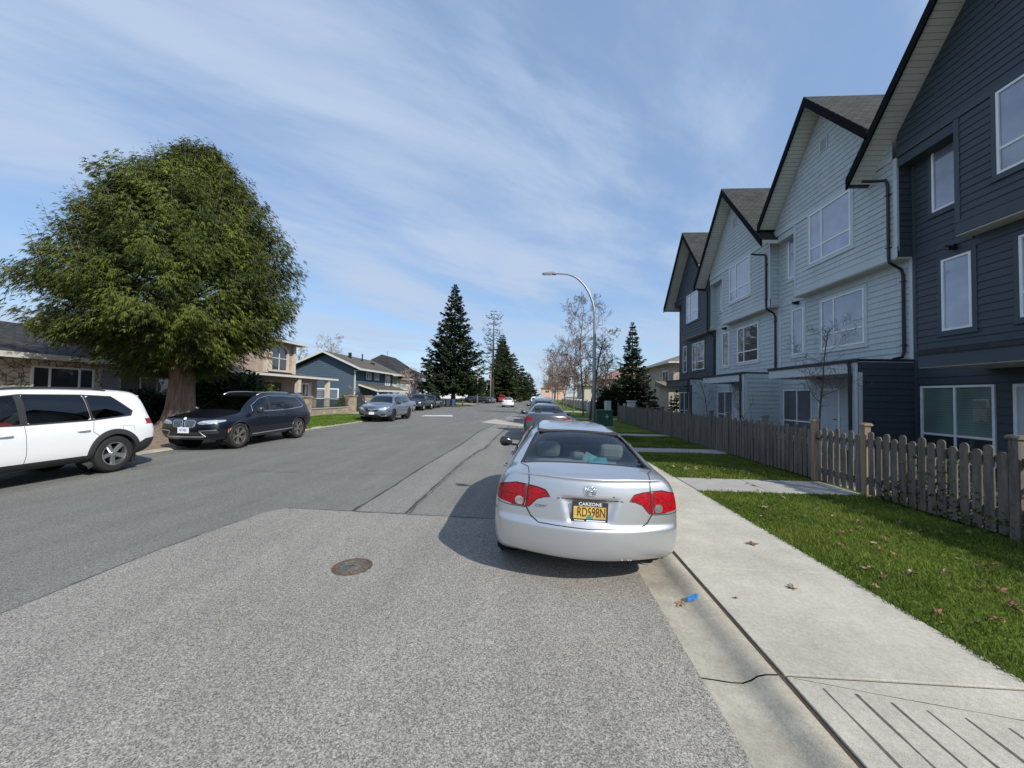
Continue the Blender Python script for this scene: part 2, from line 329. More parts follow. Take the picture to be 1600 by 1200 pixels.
def crack(name, pts, w, z=.0065, seed=3, amp=.02):
    rnd = random.Random(seed); P = jag(pts, amp, .18, seed); vs = []; fs = []
    for i, (x, y) in enumerate(P):
        a = P[max(i-1, 0)]; b = P[min(i+1, len(P)-1)]; d = Vector((b[0]-a[0], b[1]-a[1])).normalized(); ww = w*rnd.uniform(.35, 1.3)/2
        vs += [(x-d.y*ww, y+d.x*ww, z), (x+d.y*ww, y-d.x*ww, z)]
        if i: fs.append((2*i-2, 2*i-1, 2*i+1, 2*i))
    mb = MB(); mb.add(vs, fs); return mb
mb = crack('c', mid[:6], .05, seed=2, amp=.009)
for s_, (w, a, off) in enumerate(((.042, .008, 0), (.02, .012, .05))):
    k = crack('c', [(x+off, y) for x, y in mid2], w, seed=5+s_, amp=a); mb.add(k.v, k.f)
for pts, w in (([(-8.6, 7.75), (-6.5, 7.9), (-4.9, 7.85), (-2.7, 7.95)], .012), ([(-8.5, 17.2), (-5, 17.6), (-2.6, 17.5)], .03), ([(-7.8, 30.6), (-5, 31), (-2.4, 30.2)], .03), ([(-9, 45), (-4, 46), (0, 44)], .05), ([(-1.5, 20), (-1.3, 26), (-1.5, 40)], .05), ([(-2.4, 22), (-2.2, 28), (-2.35, 44)], .05), ([(-3.99, -2), (-3.97, 2.6), (-3.96, 3.9), (-3.8, 5.1)], .010), ([(.0, 5.29), (-1, 5.32), (-2.6, 5.4), (-3.6, 5.46)], .014)):
    k = crack('c', pts, w, seed=int(w*1000)+len(pts), z=.0075); mb.add(k.v, k.f)
setting('road_strip', sheet([(-2.56, 5.44), (-1.86, 5.43), (-1.86, 9.7), (-1.75, 11.6), (-1.66, 16.4), (-1.6, 20), (-2.38, 21.5), (-2.56, 17.7), (-2.48, 12.7), (-2.57, 9)], .0048), asphaltmat('asphalt_strip', (.214, .21, .195), .5, 150.)) if True else None
setting('road_cracks', mb, crackm)
cpale = concretemat('concrete_patch_pale', (.42, .38, .34), .15)
mb = sheet([(-3.4, 23.8), (-.2, 20.9), (.0, 22.6), (-2.9, 27.6)][::1], .008); setting('road_patch_concrete', mb, cpale)
mb = sheet([(-8.8, 28.9), (-6.4, 29.6), (-6.9, 31.6), (-8.9, 30.6)], .008); setting('road_patch_white', mb, concretemat('cw', (.55, .55, .53), .1))
mb = sheet([(-2.3, 28.2), (-.3, 28.0), (-.4, 31), (-2.2, 31.2)], .009); setting('road_patch_grey', mb, asph_new)
# rolled gutter and kerb
GP = [(1.06, -.043), (1.14, -.050), (1.24, -.060), (1.31, -.060), (1.36, -.040), (1.40, -.012), (1.45, .001), (1.522, .004), (1.527, -.01)]
for y0, y1 in ((-6, 2.52), (2.532, 5.5), (5.51, 9.9), (9.91, 15), (15.01, 170)):
    setting('gutter', strip(GP, y0, y1), concd, smooth=True)
mb = MB(); mb.box(1.528, 3.0, -6, 170, -.14, -.006); setting('joint_bed', mb, soilm)
# sidewalk slabs with real gaps
ys = [-6, 2.515, 2.535, 4.03, 4.036, 5.79, 5.80, 7.36, 7.37, 8.9, 8.906]+[v for k in range(1, 16) for v in (8.9+1.53*k, 8.906+1.53*k)]
for i in range(0, len(ys)-1):
    if i > 0 and ys[i+1]-ys[i] < .05: continue
    mb = MB(); mb.box(1.562, 3.02, ys[i], ys[i+1], -.1, .006); o = setting('sidewalk', mb, conc, bevel=.006)
mb = MB(); mb.box(1.562, 3.02, ys[-1]+.008, 170, -.1, .006); setting('sidewalk', mb, conc)
# tooled grooves of the drop kerb
mb = MB(); 
for x, y in ((1.72, 2.43), (1.88, 2.40), (2.03, 2.35), (2.18, 2.31), (2.34, 2.27), (2.50, 2.22), (2.66, 2.18), (2.82, 2.14)):
    k = crack('c', [(x, y), (x-.015, -1)], .016, z=.0075, seed=int(x*100), amp=.0015); mb.add(k.v, k.f)
k = crack('c', [(1.60, 2.50), (2.0, 2.41), (2.64, 2.28), (3.02, 2.2)], .005, z=.0075, seed=9, amp=.002); mb.add(k.v, k.f)
setting('sidewalk_grooves', mb, mat('groove', (.10, .09, .075), .95, var=.3, vscale=30))
# right lawn, yards, paths
LZ = .0
setting('lawn_right', strip([(3.02, -.01), (3.06, .0), (9.2, .0), (40, 0)], -6, 170), grassm)
for i, (y0, y1, xs) in enumerate(((7.38, 8.50, 5.98), (12.35, 13.35, 9.3), (17.4, 18.4, 9.3), (29.5, 30.6, 6.4), (42, 46, 9))):
    mb = MB(); n = 2; a = [3.03, 4.36, xs] if i < 3 else [3.03, 4.5, xs]
    for q in range(2): mb.box(a[q]+.006, a[q+1]-.006, y0, y1, -.05, .012)
    setting('garden_path', mb, concg, bevel=.006)
mb = MB(); mb.box(6.1, 9.3, 7.38, 8.5, -.05, .01); setting('garden_path', mb, concg)
for i_, (y0, y1) in enumerate(((-6, 7.36), (8.52, 12.33), (13.37, 17.38), (18.42, 29.9))): setting('yard_bed', sheet([(6.05, y0), (10.9, y0), (10.9, y1), (6.05, y1)], .006), soilm)
# left verge
setting('kerb_left', strip([(-10.62, .03), (-10.50, .02), (-10.42, -.03)], -8, 28.5), concd)
setting('lawn_left', strip([(-80, .05), (-13, .04), (-10.62, .025)], 16.8, 29.5, 1), mat('lawn_bright', (.085, .15, .025), .95, spec=.1, var=.35, vscale=1.3, var2=.35, v2scale=35, bump=1., bscale=50))
setting('needle_bed', strip([(-80, .06), (-13.2, .05), (-10.62, .025)], -8, 16.8, 1), litter)
setting('lawn_left_far', strip([(-90, .02), (-13.6, .015)], 29.5, 170, 1), grassm)
setting('verge_far', strip([(-14.5, .02), (-13.6, .03), (-11.2, .03), (-10.6, .0)], 55, 75, 1), mat('verge', (.12, .12, .04), .95, var=.4, vscale=2, var2=.3, bump=1))
for y0, y1, x0, x1 in ((30.2, 36, -30, -13.7), (37.5, 43.5, -22, -13.7), (47, 54, -25, -13.7), (66, 76, -25, -11)):
    setting('driveway', sheet([(x0, y0), (x1, y0), (x1, y1), (x0, y1)], .034), concg)
# manhole cover
mh = thing('manhole_cover', 'small round rusty utility cover set in the pale asphalt', 'manhole cover', (-1.76, 3.70, .004)); mh.scale = (.92, .92, 1)
rust = mat('rust_iron', (.13, .085, .06), .8, metal=.3, var=.5, vscale=25, bump=.5)
mb = MB(); mb.lathe([(.205, 0), (.203, .006), (.175, .007), (.172, .002), (0, .002)], 40); obj('ring', mb, rust, mh)
mb = MB(); mb.lathe([(.168, .002), (.166, .008), (.12, .0085), (.118, .005), (.09, .005), (.088, .009), (0, .009)], 40); lid = obj('lid', mb, mat('iron_lid', (.12, .11, .095), .8, metal=.1, var=.5, vscale=22, bump=.6), mh)
mb = MB()
for k in range(24):
    a = 2*math.pi*k/24; c_, s_ = math.cos(a), math.sin(a)
    mb.box(.125, .160, -.006, .006, .0085, .012, Matrix.Rotation(a, 4, 'Z'))
mb.box(-.06, .06, -.008, .008, .009, .013); mb.box(-.008, .008, -.06, .06, .009, .013)
obj('studs', mb, rust, lid)
mb = MB(); mb.lathe([(.03, .009), (.03, .012), (0, .012)], 14, Matrix.Translation((-.09, .02, .0))); obj('paint_mark', mb, mat('blue_paint_mark', (.07, .12, .15), .7, var=.4, vscale=60), lid)

# ================================================================ wall helpers
class Fr:      # wall frame: u along wall, n outward
    def __init__(s, o, u, n): s.o, s.u, s.n = Vector(o), Vector(u).normalized(), Vector(n).normalized()
    def p(s, u, z, n=0): return s.o+s.u*u+s.n*n+Vector((0, 0, z))
    def box(s, mb, u0, u1, z0, z1, n0, n1):
        vs = [s.p(u, z, n) for z in (z0, z1) for n in (n0, n1) for u in (u0, u1)]
        mb.add(vs, [(0, 2, 3, 1), (4, 5, 7, 6), (0, 1, 5, 4), (2, 6, 7, 3), (0, 4, 6, 2), (1, 3, 7, 5)])
def siding(mb, fr, u0, u1, z0, z1, holes=(), lim=None, ex=.19, d=.024):
    n = max(1, round((z1-z0)/ex)); h = (z1-z0)/n
    for i in range(n):
        a, b = z0+i*h, z0+(i+1)*h; zm = (a+b)/2; lo, hi = u0, u1
        if lim: lo, hi = max(u0, lim(zm)[0]), min(u1, lim(zm)[1])
        if hi-lo < .02: continue
        iv = [(lo, hi)]
        for (p, q, r, s_) in holes:
            if r < zm < s_:
                iv = [w for (x, y) in iv for w in ((x, min(y, p)), (max(x, q), y)) if w[1]-w[0] > .01]
        for x, y in iv:
            la = lb = (x, y)
            if lim:
                la = (max(x, lim(a)[0]) if x == lo else x, min(y, lim(a)[1]) if y == hi else y); lb = (max(x, lim(b)[0]) if x == lo else x, min(y, lim(b)[1]) if y == hi else y)
                if lb[1] <= lb[0]: m_ = (lb[0]+lb[1])/2; lb = (m_, m_+.001)
            mb.add([fr.p(la[0], a, d), fr.p(la[1], a, d), fr.p(lb[1], b, .003), fr.p(lb[0], b, .003), fr.p(la[0], a, .0), fr.p(la[1], a, .0)], [(0, 1, 2, 3), (4, 5, 1, 0), (0, 3, 4), (1, 5, 2)])
def window(parent, fr, u0, u1, z0, z1, glass, mull=(), trans=(), trimm=None, tw=.11, framem=None, name='window', fw=.055, inset=0, world=True, blind=None, sill=True):
    f = MB(); fm = framem or whitem
    n0, n1 = .0+inset, .045+inset
    fr.box(f, u0, u1, z0, z0+fw, n0, n1); fr.box(f, u0, u1, z1-fw, z1, n0, n1); fr.box(f, u0, u0+fw, z0+fw, z1-fw, n0, n1); fr.box(f, u1-fw, u1, z0+fw, z1-fw, n0, n1)
    us = [u0+fw]; 
    for t in mull: u = u0+(u1-u0)*t; fr.box(f, u-fw/2, u+fw/2, z0+fw, z1-fw, n0, n1-.006)
    for t in trans: z = z0+(z1-z0)*t; fr.box(f, u0+fw, u1-fw, z-fw/2, z+fw/2, n0, n1-.009)
    o = obj(name, f, fm, parent, world=world)
    p = MB(); fr.box(p, u0+fw*.5, u1-fw*.5, z0+fw*.5, z1-fw*.5, n0+.002, n0+.014); obj('pane', p, glass, o, world=world)
    if trimm:
        t = MB(); e = .035
        fr.box(t, u0-tw, u1+tw, z1+.0, z1+tw, -.0, e); fr.box(t, u0-tw, u1+tw, z0-tw, z0-.0, -.0, e); fr.box(t, u0-tw, u0, z0, z1, -.0, e-.003); fr.box(t, u1, u1+tw, z0, z1, -.0, e-.003)
        if sill: fr.box(t, u0-tw-.03, u1+tw+.03, z0-tw-.03, z0-tw+.0, 0, e+.02)
        obj('window_trim', t, trimm, o, world=world)
    return o
def panemat(name, c, rough=.06, slat=None, spec=.8):
    m = bpy.data.materials.new(name); m.use_nodes = True; nt = m.node_tree; b = nt.nodes['Principled BSDF']
    b.inputs['Roughness'].default_value = .5; b.inputs['Coat Weight'].default_value = 1; b.inputs['Coat Roughness'].default_value = .02; b.inputs['Coat IOR'].default_value = 1.9 if spec > .5 else 1.5
    tc = N(nt, 'ShaderNodeTexCoord')
    n = N(nt, 'ShaderNodeTexNoise', i_Scale=.75, i_Detail=4.); L(nt, tc.outputs['Object'], n.inputs[0]); r = N(nt, 'ShaderNodeMapRange', i_1=.32, i_2=.68, i_3=.55, i_4=1.25); L(nt, n.outputs[0], r.inputs[0]); f = r.outputs[0]
    if slat:
        w = N(nt, 'ShaderNodeTexWave', bands_direction='Z', i_Scale=slat, wave_profile='SAW'); L(nt, tc.outputs['Object'], w.inputs[0]); r2 = N(nt, 'ShaderNodeMapRange', i_1=0., i_2=1., i_3=.7, i_4=1.1); L(nt, w.outputs[1], r2.inputs[0])
        mu = N(nt, 'ShaderNodeMath', operation='MULTIPLY'); L(nt, f, mu.inputs[0]); L(nt, r2.outputs[0], mu.inputs[1]); f = mu.outputs[0]
    vm = N(nt, 'ShaderNodeVectorMath', operation='SCALE'); vm.inputs[0].default_value = c; L(nt, f, vm.inputs['Scale']); L(nt, vm.outputs[0], b.inputs['Base Color'])
    # slight waviness of real panes
    n2 = N(nt, 'ShaderNodeTexNoise', i_Scale=.9, i_Detail=1.); L(nt, tc.outputs['Object'], n2.inputs[0]); bp = N(nt, 'ShaderNodeBump', i_Strength=.14, i_Distance=.05); L(nt, n2.outputs[0], bp.inputs['Height']); L(nt, bp.outputs[0], b.inputs['Coat Normal'])
    MATS[name] = m; return m
pane_blind = panemat('pane_blind', (.31, .33, .42)); pane_slat = panemat('pane_slats', (.27, .29, .38), slat=9.); pane_dark = panemat('pane_dark', (.015, .017, .02)); pane_green = panemat('pane_green_blind', (.13, .20, .175), slat=5., spec=.4)
pane_grey = panemat('pane_grey', (.09, .10, .11), slat=7., spec=.4)
side_l = mat('siding_light', (.45, .50, .515), .7, var=.10, vscale=1.0, var2=.06, v2scale=9, bump=.1, stretch=(1, 1, .3))
side_d = mat('siding_dark', (.042, .056, .070), .6, var=.08, vscale=.7, var2=.06, v2scale=30, bump=.1)
trim_l = mat('trim_light', (.50, .55, .56), .65, var=.05, vscale=1.5); trim_d = mat('trim_dark', (.050, .066, .082), .6, var=.06, vscale=1.5)
soffm = mat('soffit', (.62, .61, .55), .8, var=.08, vscale=1); soffd = mat('soffit_line', (.22, .225, .20), .9)
shingle = cellmat('shingles', (.040, .045, .044), (.064, .068, .062), (.018, .02, .02), 1, brick=((0, 2), .28, .13), edge=.10, bumpd=.02)
shingle_y = cellmat('shingles_y', (.065, .065, .065), (.11, .108, .10), (.025, .025, .025), 1, brick=((1, 2), .3, .09), edge=.12)
doorm = mat('door_white', (.50, .53, .56), .5, var=.04)

# ================================================================ TOWNHOUSES
BX, MX, RX, PX = 10.5, 10.9, 9.8, 9.35
SL = 1.157
def townhouse(y0, y1, peak, n_end, f_end, light, label, near_d, gl3, gl2, glg, first=False, last=False):
    sm, tm = (side_l, trim_l) if light else (side_d, trim_d)
    H = thing('townhouse', label, 'house', (MX, (y0+y1)/2, 0), group='attached townhouses of one row')
    O = lambda n, mb, m_, p=None, **k: obj(n, mb, m_, p or H, world=True, **k)
    fb = Fr((BX, 0, 0), (0, 1, 0), (-1, 0, 0)); fm = Fr((MX, 0, 0), (0, 1, 0), (-1, 0, 0))
    zt = lambda y: peakz-abs(y-peak)*SL
    peakz = 12.95; yb = y0+4.49
    # masses
    mb = MB(); mb.box(MX, 21, y0+.005, y1-.005, -.1, 8.95); 
    gy0, gy1 = max(y0+.005, n_end+.3), min(y1-.005, f_end-.3)
    mb.prism([(gy0, 8.6), (gy1, 8.6), (gy1, zt(gy1)-.28), (peak, zt(peak)-.28), (gy0, zt(gy0)-.28)], 0, BX+.0, 20.9)
    mb.box(BX, MX+.1, y0+.005, yb, 5.96, 8.9)
    O('wall', mb, sm)
    w3, w2, n2, n3, gf, dr = (y0+1.65, y0+3.60), (y0+1.65, y0+3.58), (y0+4.54, y0+5.25), (y0+4.80, y0+5.46), (y0+4.10, y0+5.86), (y0+2.78, y0+3.68)
    t = .11
    mb = MB()
    siding(mb, fb, y0+.1, yb-.1, 6.25, 8.86, [(w3[0]-t, w3[1]+t, 6.95-t, 8.87+t)])
    g0, g1 = max(y0, n_end), min(y1, f_end)
    siding(mb, fb, g0, g1, 9.02, 12.6, [(peak-.22, peak+.22, 10.95, 11.5)], lim=lambda z: (max(g0, peak-(12.95-.3-z)/SL), min(g1, peak+(12.95-.3-z)/SL)))
    siding(mb, fm, yb, y1-.1, 6.05, 8.9, [(n3[0]-t, n3[1]+t, 6.95-t, 8.95)])
    siding(mb, fm, y0+.1, y1-.1, 3.0, 5.85, [(w2[0]-t, w2[1]+t, 3.66-t, 5.52+t), (n2[0]-t, n2[1]+t, 3.63-t, 5.55+t)])
    siding(mb, fm, y0+.1, y1-.1, .1, 2.6, [(gf[0]-.02, gf[1]+.02, .15, 2.2), (dr[0]-.03, dr[1]+.03, 0, 2.18)])
    O('siding', mb, sm)
    # trims: corner boards, belly bands
    mb = MB()
    fb.box(mb, y0, y0+.1, 5.93, 8.9, 0, .03); fb.box(mb, yb-.1, yb+.02, 5.93, 8.9, 0, .03); fb.box(mb, y0, yb+.02, 5.93, 6.22, 0, .032); fb.box(mb, y0, yb+.02, 6.22, 6.26, 0, .045)
    fb.box(mb, g0, g1, 8.88, 9.02, 0, .03)
    fm.box(mb, y0, y0+.1, .1, 5.93, 0, .03); fm.box(mb, y1-.1, y1, .1, 8.9, 0, .03); fm.box(mb, yb, y1, 5.85, 6.03, 0, .028); fm.box(mb, yb, y1, 6.03, 6.06, 0, .04)
    mb.box(BX-.0, MX, yb-.0, yb+.02, 5.96, 8.9); 
    O('corner_trim', mb, tm)
    # near return of the bay, painted like the neighbour
    mb = MB(); fs = Fr((BX, y0, 0), (1, 0, 0), (0, -1, 0)); siding(mb, fs, .03, .4, 6.1, 8.9); fs.box(mb, .0, .42, 5.95, 6.12, 0, .03)
    O('bay_return', mb, side_d if near_d else side_l)
    mb = MB(); mb.box(BX, MX, y0, yb+.02, 5.90, 5.945); O('bay_soffit', mb, soffm); mb = MB(); mb.box(BX-.0, MX, yb+.02, y1, 8.86, 8.9); O('recess_soffit', mb, soffm)
    # windows
    window(H, fb, *w3, 6.95, 8.87, gl3, (.68,), (.30,), tm, blind=1)
    window(H, fm, *w2, 3.66, 5.52, gl2, (.68,), (.30,), tm)
    window(H, fm, *n2, 3.63, 5.55, gl2, (), (), tm); window(H, fm, *n3, 6.95, 8.7, gl3, (), (), tm)
    window(H, fm, *gf, .18, 2.17, glg, (.5,), (.34,), None)
    if first: mb = MB(); fm.box(mb, gf[0]+.06, gf[1]-.06, .24, .82, .012, .022); O('lower_pane', mb, pane_dark)
    # ground floor door
    mb = MB(); fm.box(mb, dr[0]-.07, dr[1]+.07, 2.1, 2.17, 0, .04); fm.box(mb, dr[0]-.07, dr[0], .1, 2.1, 0, .04); fm.box(mb, dr[1], dr[1]+.07, .1, 2.1, 0, .04); d = O('door_frame', mb, whitem)
    mb = MB(); fm.box(mb, dr[0], dr[1], .1, 2.1, 0, .02)
    for a, b in ((.12, .44), (.56, .88)):
        for c_, e in ((.25, .9), (1.0, 1.9)):
            u0_, u1_ = dr[0]+(dr[1]-dr[0])*a, dr[0]+(dr[1]-dr[0])*b; fm.box(mb, u0_, u1_, c_, e, .02, .026)
    D = O('door', mb, doorm)
    mb = MB(); mb.tube([fm.p(dr[0]+.1, 1.05, .02), fm.p(dr[0]+.1, 1.05, .07), fm.p(dr[0]+.2, 1.05, .07)], .012, 6); O('handle', mb, black, D)
    # porch roof slab with fascia, fin wall, lamp
    s1 = y0+4.3
    mb = MB(); mb.box(PX, MX-.0, y0+.0, s1, 2.88, 2.935); mb.box(PX-.03, MX, y0-.03 if not first else y0, s1+.03, 2.905, 2.95); mb.box(PX-.035, PX-.03+.01, y0-.03, s1+.03, 2.86, 2.955)
    pr = O('porch_roof', mb, mat('roof_edge_'+str(int(y0)), (.03, .032, .03), .8, var=.4, vscale=6))
    mb = MB(); mb.box(PX, MX-.001, y0+.002, s1, 2.56, 2.878); O('porch_fascia', mb, tm, pr)
    mb = MB(); mb.box(PX+.02, MX-.06, y0+.17, s1-.02, 2.545, 2.562); O('porch_soffit', mb, soffm, pr)
    mb = MB(); mb.lathe([(.11, 2.53), (.10, 2.50), (.07, 2.49), (0, 2.49)], 16, Matrix.Translation(((PX+MX)/2, y0+2.6, 0))); O('porch_lamp', mb, black, pr)
    mb = MB(); ff = Fr((PX, y0-.0, 0), (1, 0, 0), (0, -1, 0)); siding(mb, ff, .1, MX-PX, .0, 2.86)
    mb.box(PX+.0, MX, y0, y0+.02, -.1, 2.86); O('porch_wall', mb, side_d if near_d else side_l)
    mb = MB(); mb.box(PX, MX-.002, y0+.021, y0+.16, -.1, 2.56); mb.box(PX-.02, PX+.1, y0-.022, y0+.165, -.1, 2.56) if False else mb.box(PX-.02, PX, y0-.02, y0+.165, -.1, 2.56); mb.box(PX-.02, PX+.1, y0-.022, y0-.001, -.1, 2.56)
    O('porch_wall_trim', mb, tm)
    # roof: two slopes, underside soffit, rake boards
    tn = lambda yy: 12.95-abs(yy-peak)*SL
    for a, b, nm in ((n_end, peak, 0), (peak, f_end, 1)):
        th = .20; mb = MB(); mb.prism([(a, tn(a)), (b, tn(b)), (b, tn(b)+.07), (a, tn(a)+.07)], 0, RX-.02, 21.6); r_ = O('roof', mb, shingle)
        mb = MB(); mb.prism([(a, tn(a)-.16), (b, tn(b)-.16), (b, tn(b)-.005), (a, tn(a)-.005)], 0, RX+.03, 21.5); so_ = O('soffit', mb, soffm, r_)
        mb = MB(); mb.prism([(a, tn(a)-.30), (b, tn(b)-.30 if nm == 0 else tn(b)-.30), (b, tn(b)+.03), (a, tn(a)+.03)], 0, RX-.03, RX+.028); O('rake_board', mb, rakem, r_)
        # soffit seams
        mb = MB(); L_ = abs(b-a); nn = int(L_/.09)
        for k in range(1, nn):
            y = a+(b-a)*k/nn; mb.add([(RX+.03, y-.004, tn(y-.004)-.162), (BX, y-.004, tn(y-.004)-.162), (BX, y+.004, tn(y+.004)-.162), (RX+.03, y+.004, tn(y+.004)-.162)], [(0, 1, 2, 3)])
        O('soffit_seams', mb, soffd, so_)
    # eave gutters along x and downpipe
    e = f_end
    mb = MB(); mb.box(RX+.05, 21, e-.02, e+.10, tn(e)-.20, tn(e)-.03); O('gutter', mb, black)
    # vent
    v = MB(); fb.box(v, peak-.2, peak+.2, 10.95, 11.45, 0, .035); ve = O('gable_vent', v, tm)
    v = MB()
    for k in range(6): fb.box(v, peak-.15, peak+.15, 11.0+k*.07, 11.03+k*.07, .035, .045)
    O('louvre', v, soffd, ve)
    return H
def downpipe(H, yj, tall=True, x0=9.95):
    mb = MB(); r = .04; e = yj
    P = [(x0, e+.55, 8.50), (BX-.28, e+.45, 8.44), (BX-.07, e+.30, 8.38), (BX-.07, e+.24, 8.2), (BX-.07, e+.24, 6.02), (BX-.05, e+.24, 5.86), (MX-.12, e+.24, 5.66), (MX-.07, e+.24, 5.5), (MX-.07, e+.24, 3.2), (MX-.10, e+.26, 3.04), (MX-.35, e+.26, 2.98)]
    mb.tube(P, .042, 8); 
    for z in (7.9, 6.3, 5.3, 3.4): X = BX if z > 5.95 else MX; mb.box(X-.12, X, e+.18, e+.30, z-.015, z+.015)
    obj('downpipe', mb, black, H, world=True)
    mb = MB(); mb.tube([(PX-.06, e+.30, 2.9), (PX-.07, e+.22, 2.7), (PX-.07, e+.20, .1)], .045, 8); obj('porch_downpipe', mb, black, H, world=True)
HA = townhouse(5.7, 11.75, 9.07, 5.44, 12.70, False, 'dark navy clapboard townhouse nearest the camera, cut by the right edge', True, pane_slat, pane_blind, pane_green, first=True)
HB = townhouse(11.75, 17.85, 14.60, 11.9, 17.62, True, 'pale blue clapboard townhouse beside the near navy one, slim bare tree before its door', True, pane_blind, pane_slat, pane_grey)
HC = townhouse(17.85, 23.9, 20.95, 17.31, 24.57, True, 'pale blue clapboard townhouse beside the far navy one, leaning bare sapling in its yard', False, pane_blind, pane_dark, pane_grey)
HD = townhouse(23.9, 29.9, 26.50, 23.9, 30.24, False, 'dark navy clapboard townhouse at the far end of the row', False, pane_blind, pane_dark, pane_grey, last=True)
downpipe(HB, 11.75); downpipe(HC, 17.85); downpipe(HD, 23.9)
for H, y in ((HA, 10.6), (HB, 16.6), (HC, 22.7)):
    mb = MB(); mb.box(MX-.10, MX-.02, y-.03, y+.05, 5.72, 5.86); mb.box(MX-.26, MX-.08, y-.06, y-.0, 5.70, 5.78, ); mb.box(MX-.24, MX-.08, y+.03, y+.09, 5.74, 5.84)
    obj('security_lamp', mb, black, H, world=True)
# end volume of the near unit (outside the frame, shades the lawn)
mb = MB(); mb.box(11.2, 21, 3.6, 5.7, -.1, 8.5); obj('side_wing', mb, side_d, HA, world=True)
mb = MB(); mb.box(10.6, 21.3, 3.1, 5.7, 8.5, 8.75); obj('side_wing_roof', mb, shingle, HA, world=True)
mb = MB(); 
for y in (3.7,): pass

# ================================================================ PICKET FENCE
wood = mat('weathered_cedar', (.135, .116, .098), .9, var=.42, vscale=3.2, var2=.28, v2scale=40, bump=.5, bscale=60, stretch=(3, 3, .3))
wood_lit = mat('cedar_lit_post', (.27, .205, .14), .85, var=.3, vscale=4, bump=.4, bscale=50, stretch=(3, 3, .35))  # brighter copy of the fence wood: sunlight painted into two gate posts
FX = 5.97
def picket_run(mb, y0, y1, seed, x=FX, top=1.13, wob=.05):
    rnd = random.Random(seed); n = max(2, int((y1-y0)/.142)); s_ = (y1-y0)/n
    for i in range(n):
        y = y0+(i+.5)*s_; w = .054+rnd.uniform(-.003, .003); h = top+(.035 if i % 2 else -.035)+rnd.uniform(-.008, .008); tl = rnd.uniform(-.010, .010)
        b = .05
        poly = [(y-w, b), (y+w, b), (y+w+tl, h-.04), (y+w*.75+tl, h-.012), (y+w*.3+tl, h), (y-w*.3+tl, h), (y-w*.75+tl, h-.012), (y-w+tl, h-.04)]
        xo = x+rnd.uniform(-.003, .003); mb.prism(poly, 0, xo-.022, xo-.002)
def fence_post(parent, y, m_=None, cap=True, h=1.27, x=FX):
    mb = MB(); a = .052; mb.box(x-a, x+a, y-a, y+a, -.05, h); 
    o = obj('post', mb, m_ or wood, parent, world=True, bevel=.006)
    if cap: mb = MB(); mb.prism([(x-a-.022, h), (x+a+.022, h), (x+a+.022, h+.022), (x+a-.01, h+.05), (x-a+.01, h+.05), (x-a-.022, h+.022)], 1, y-a-.022, y+a+.022); obj('post_cap', mb, m_ or wood, o, world=True)
def fence_section(y0, y1, label, posts, seed, lit_posts=()):
    F = thing('picket_fence', label, 'fence', (FX, y0, 0), group='weathered picket fence sections')
    mb = MB(); ps = sorted(posts)
    for a, b in zip(ps[:-1], ps[1:]): picket_run(mb, a+.06, b-.06, seed+int(a*10))
    obj('pickets', mb, wood, F, world=True)
    for z in (.28, .95): mb = MB(); mb.box(FX, FX+.045, y0, y1, z, z+.09); obj('rail', mb, wood, F, world=True)
    for y in ps: fence_post(F, y, wood_lit if y in lit_posts else wood)
    return F
def gate(y0, y1, label, seed):
    G = thing('picket_gate', label, 'gate', (FX, y0, 0), group='picket gates across the garden paths')
    mb = MB(); picket_run(mb, y0, y1, seed, top=1.13); obj('pickets', mb, wood, G, world=True)
    for z in (.25, .93): mb = MB(); mb.box(FX, FX+.04, y0, y1, z, z+.08); obj('brace', mb, wood, G, world=True)
    mb = MB(); mb.box(FX-.04, FX-.02, y1-.10, y1-.01, .9, .93); obj('latch', mb, black, G, world=True)
fence_section(.2, 7.36, 'nearest picket fence section, ivy at its foot, running off the right edge', [.2, 2.8, 5.16, 7.36], 1, lit_posts=(7.36,))
gate(7.43, 8.55, 'picket gate at the end of the sunlit concrete path', 3)
fence_section(8.62, 12.3, 'picket fence section between the sunlit path and the shaded second path', [8.62, 10.4, 12.3], 5, lit_posts=(8.62,))
gate(12.37, 13.4, 'picket gate at the end of the shaded second path', 7)
fence_section(13.47, 17.3, 'picket fence section between the second and third paths', [13.47, 15.4, 17.3], 9)
gate(17.37, 18.4, 'picket gate at the end of the third path', 11)
fence_section(18.47, 28.2, 'farthest picket fence section, running to the white wall by the green box', [18.47, 20.9, 23.3, 25.8, 28.2], 13)
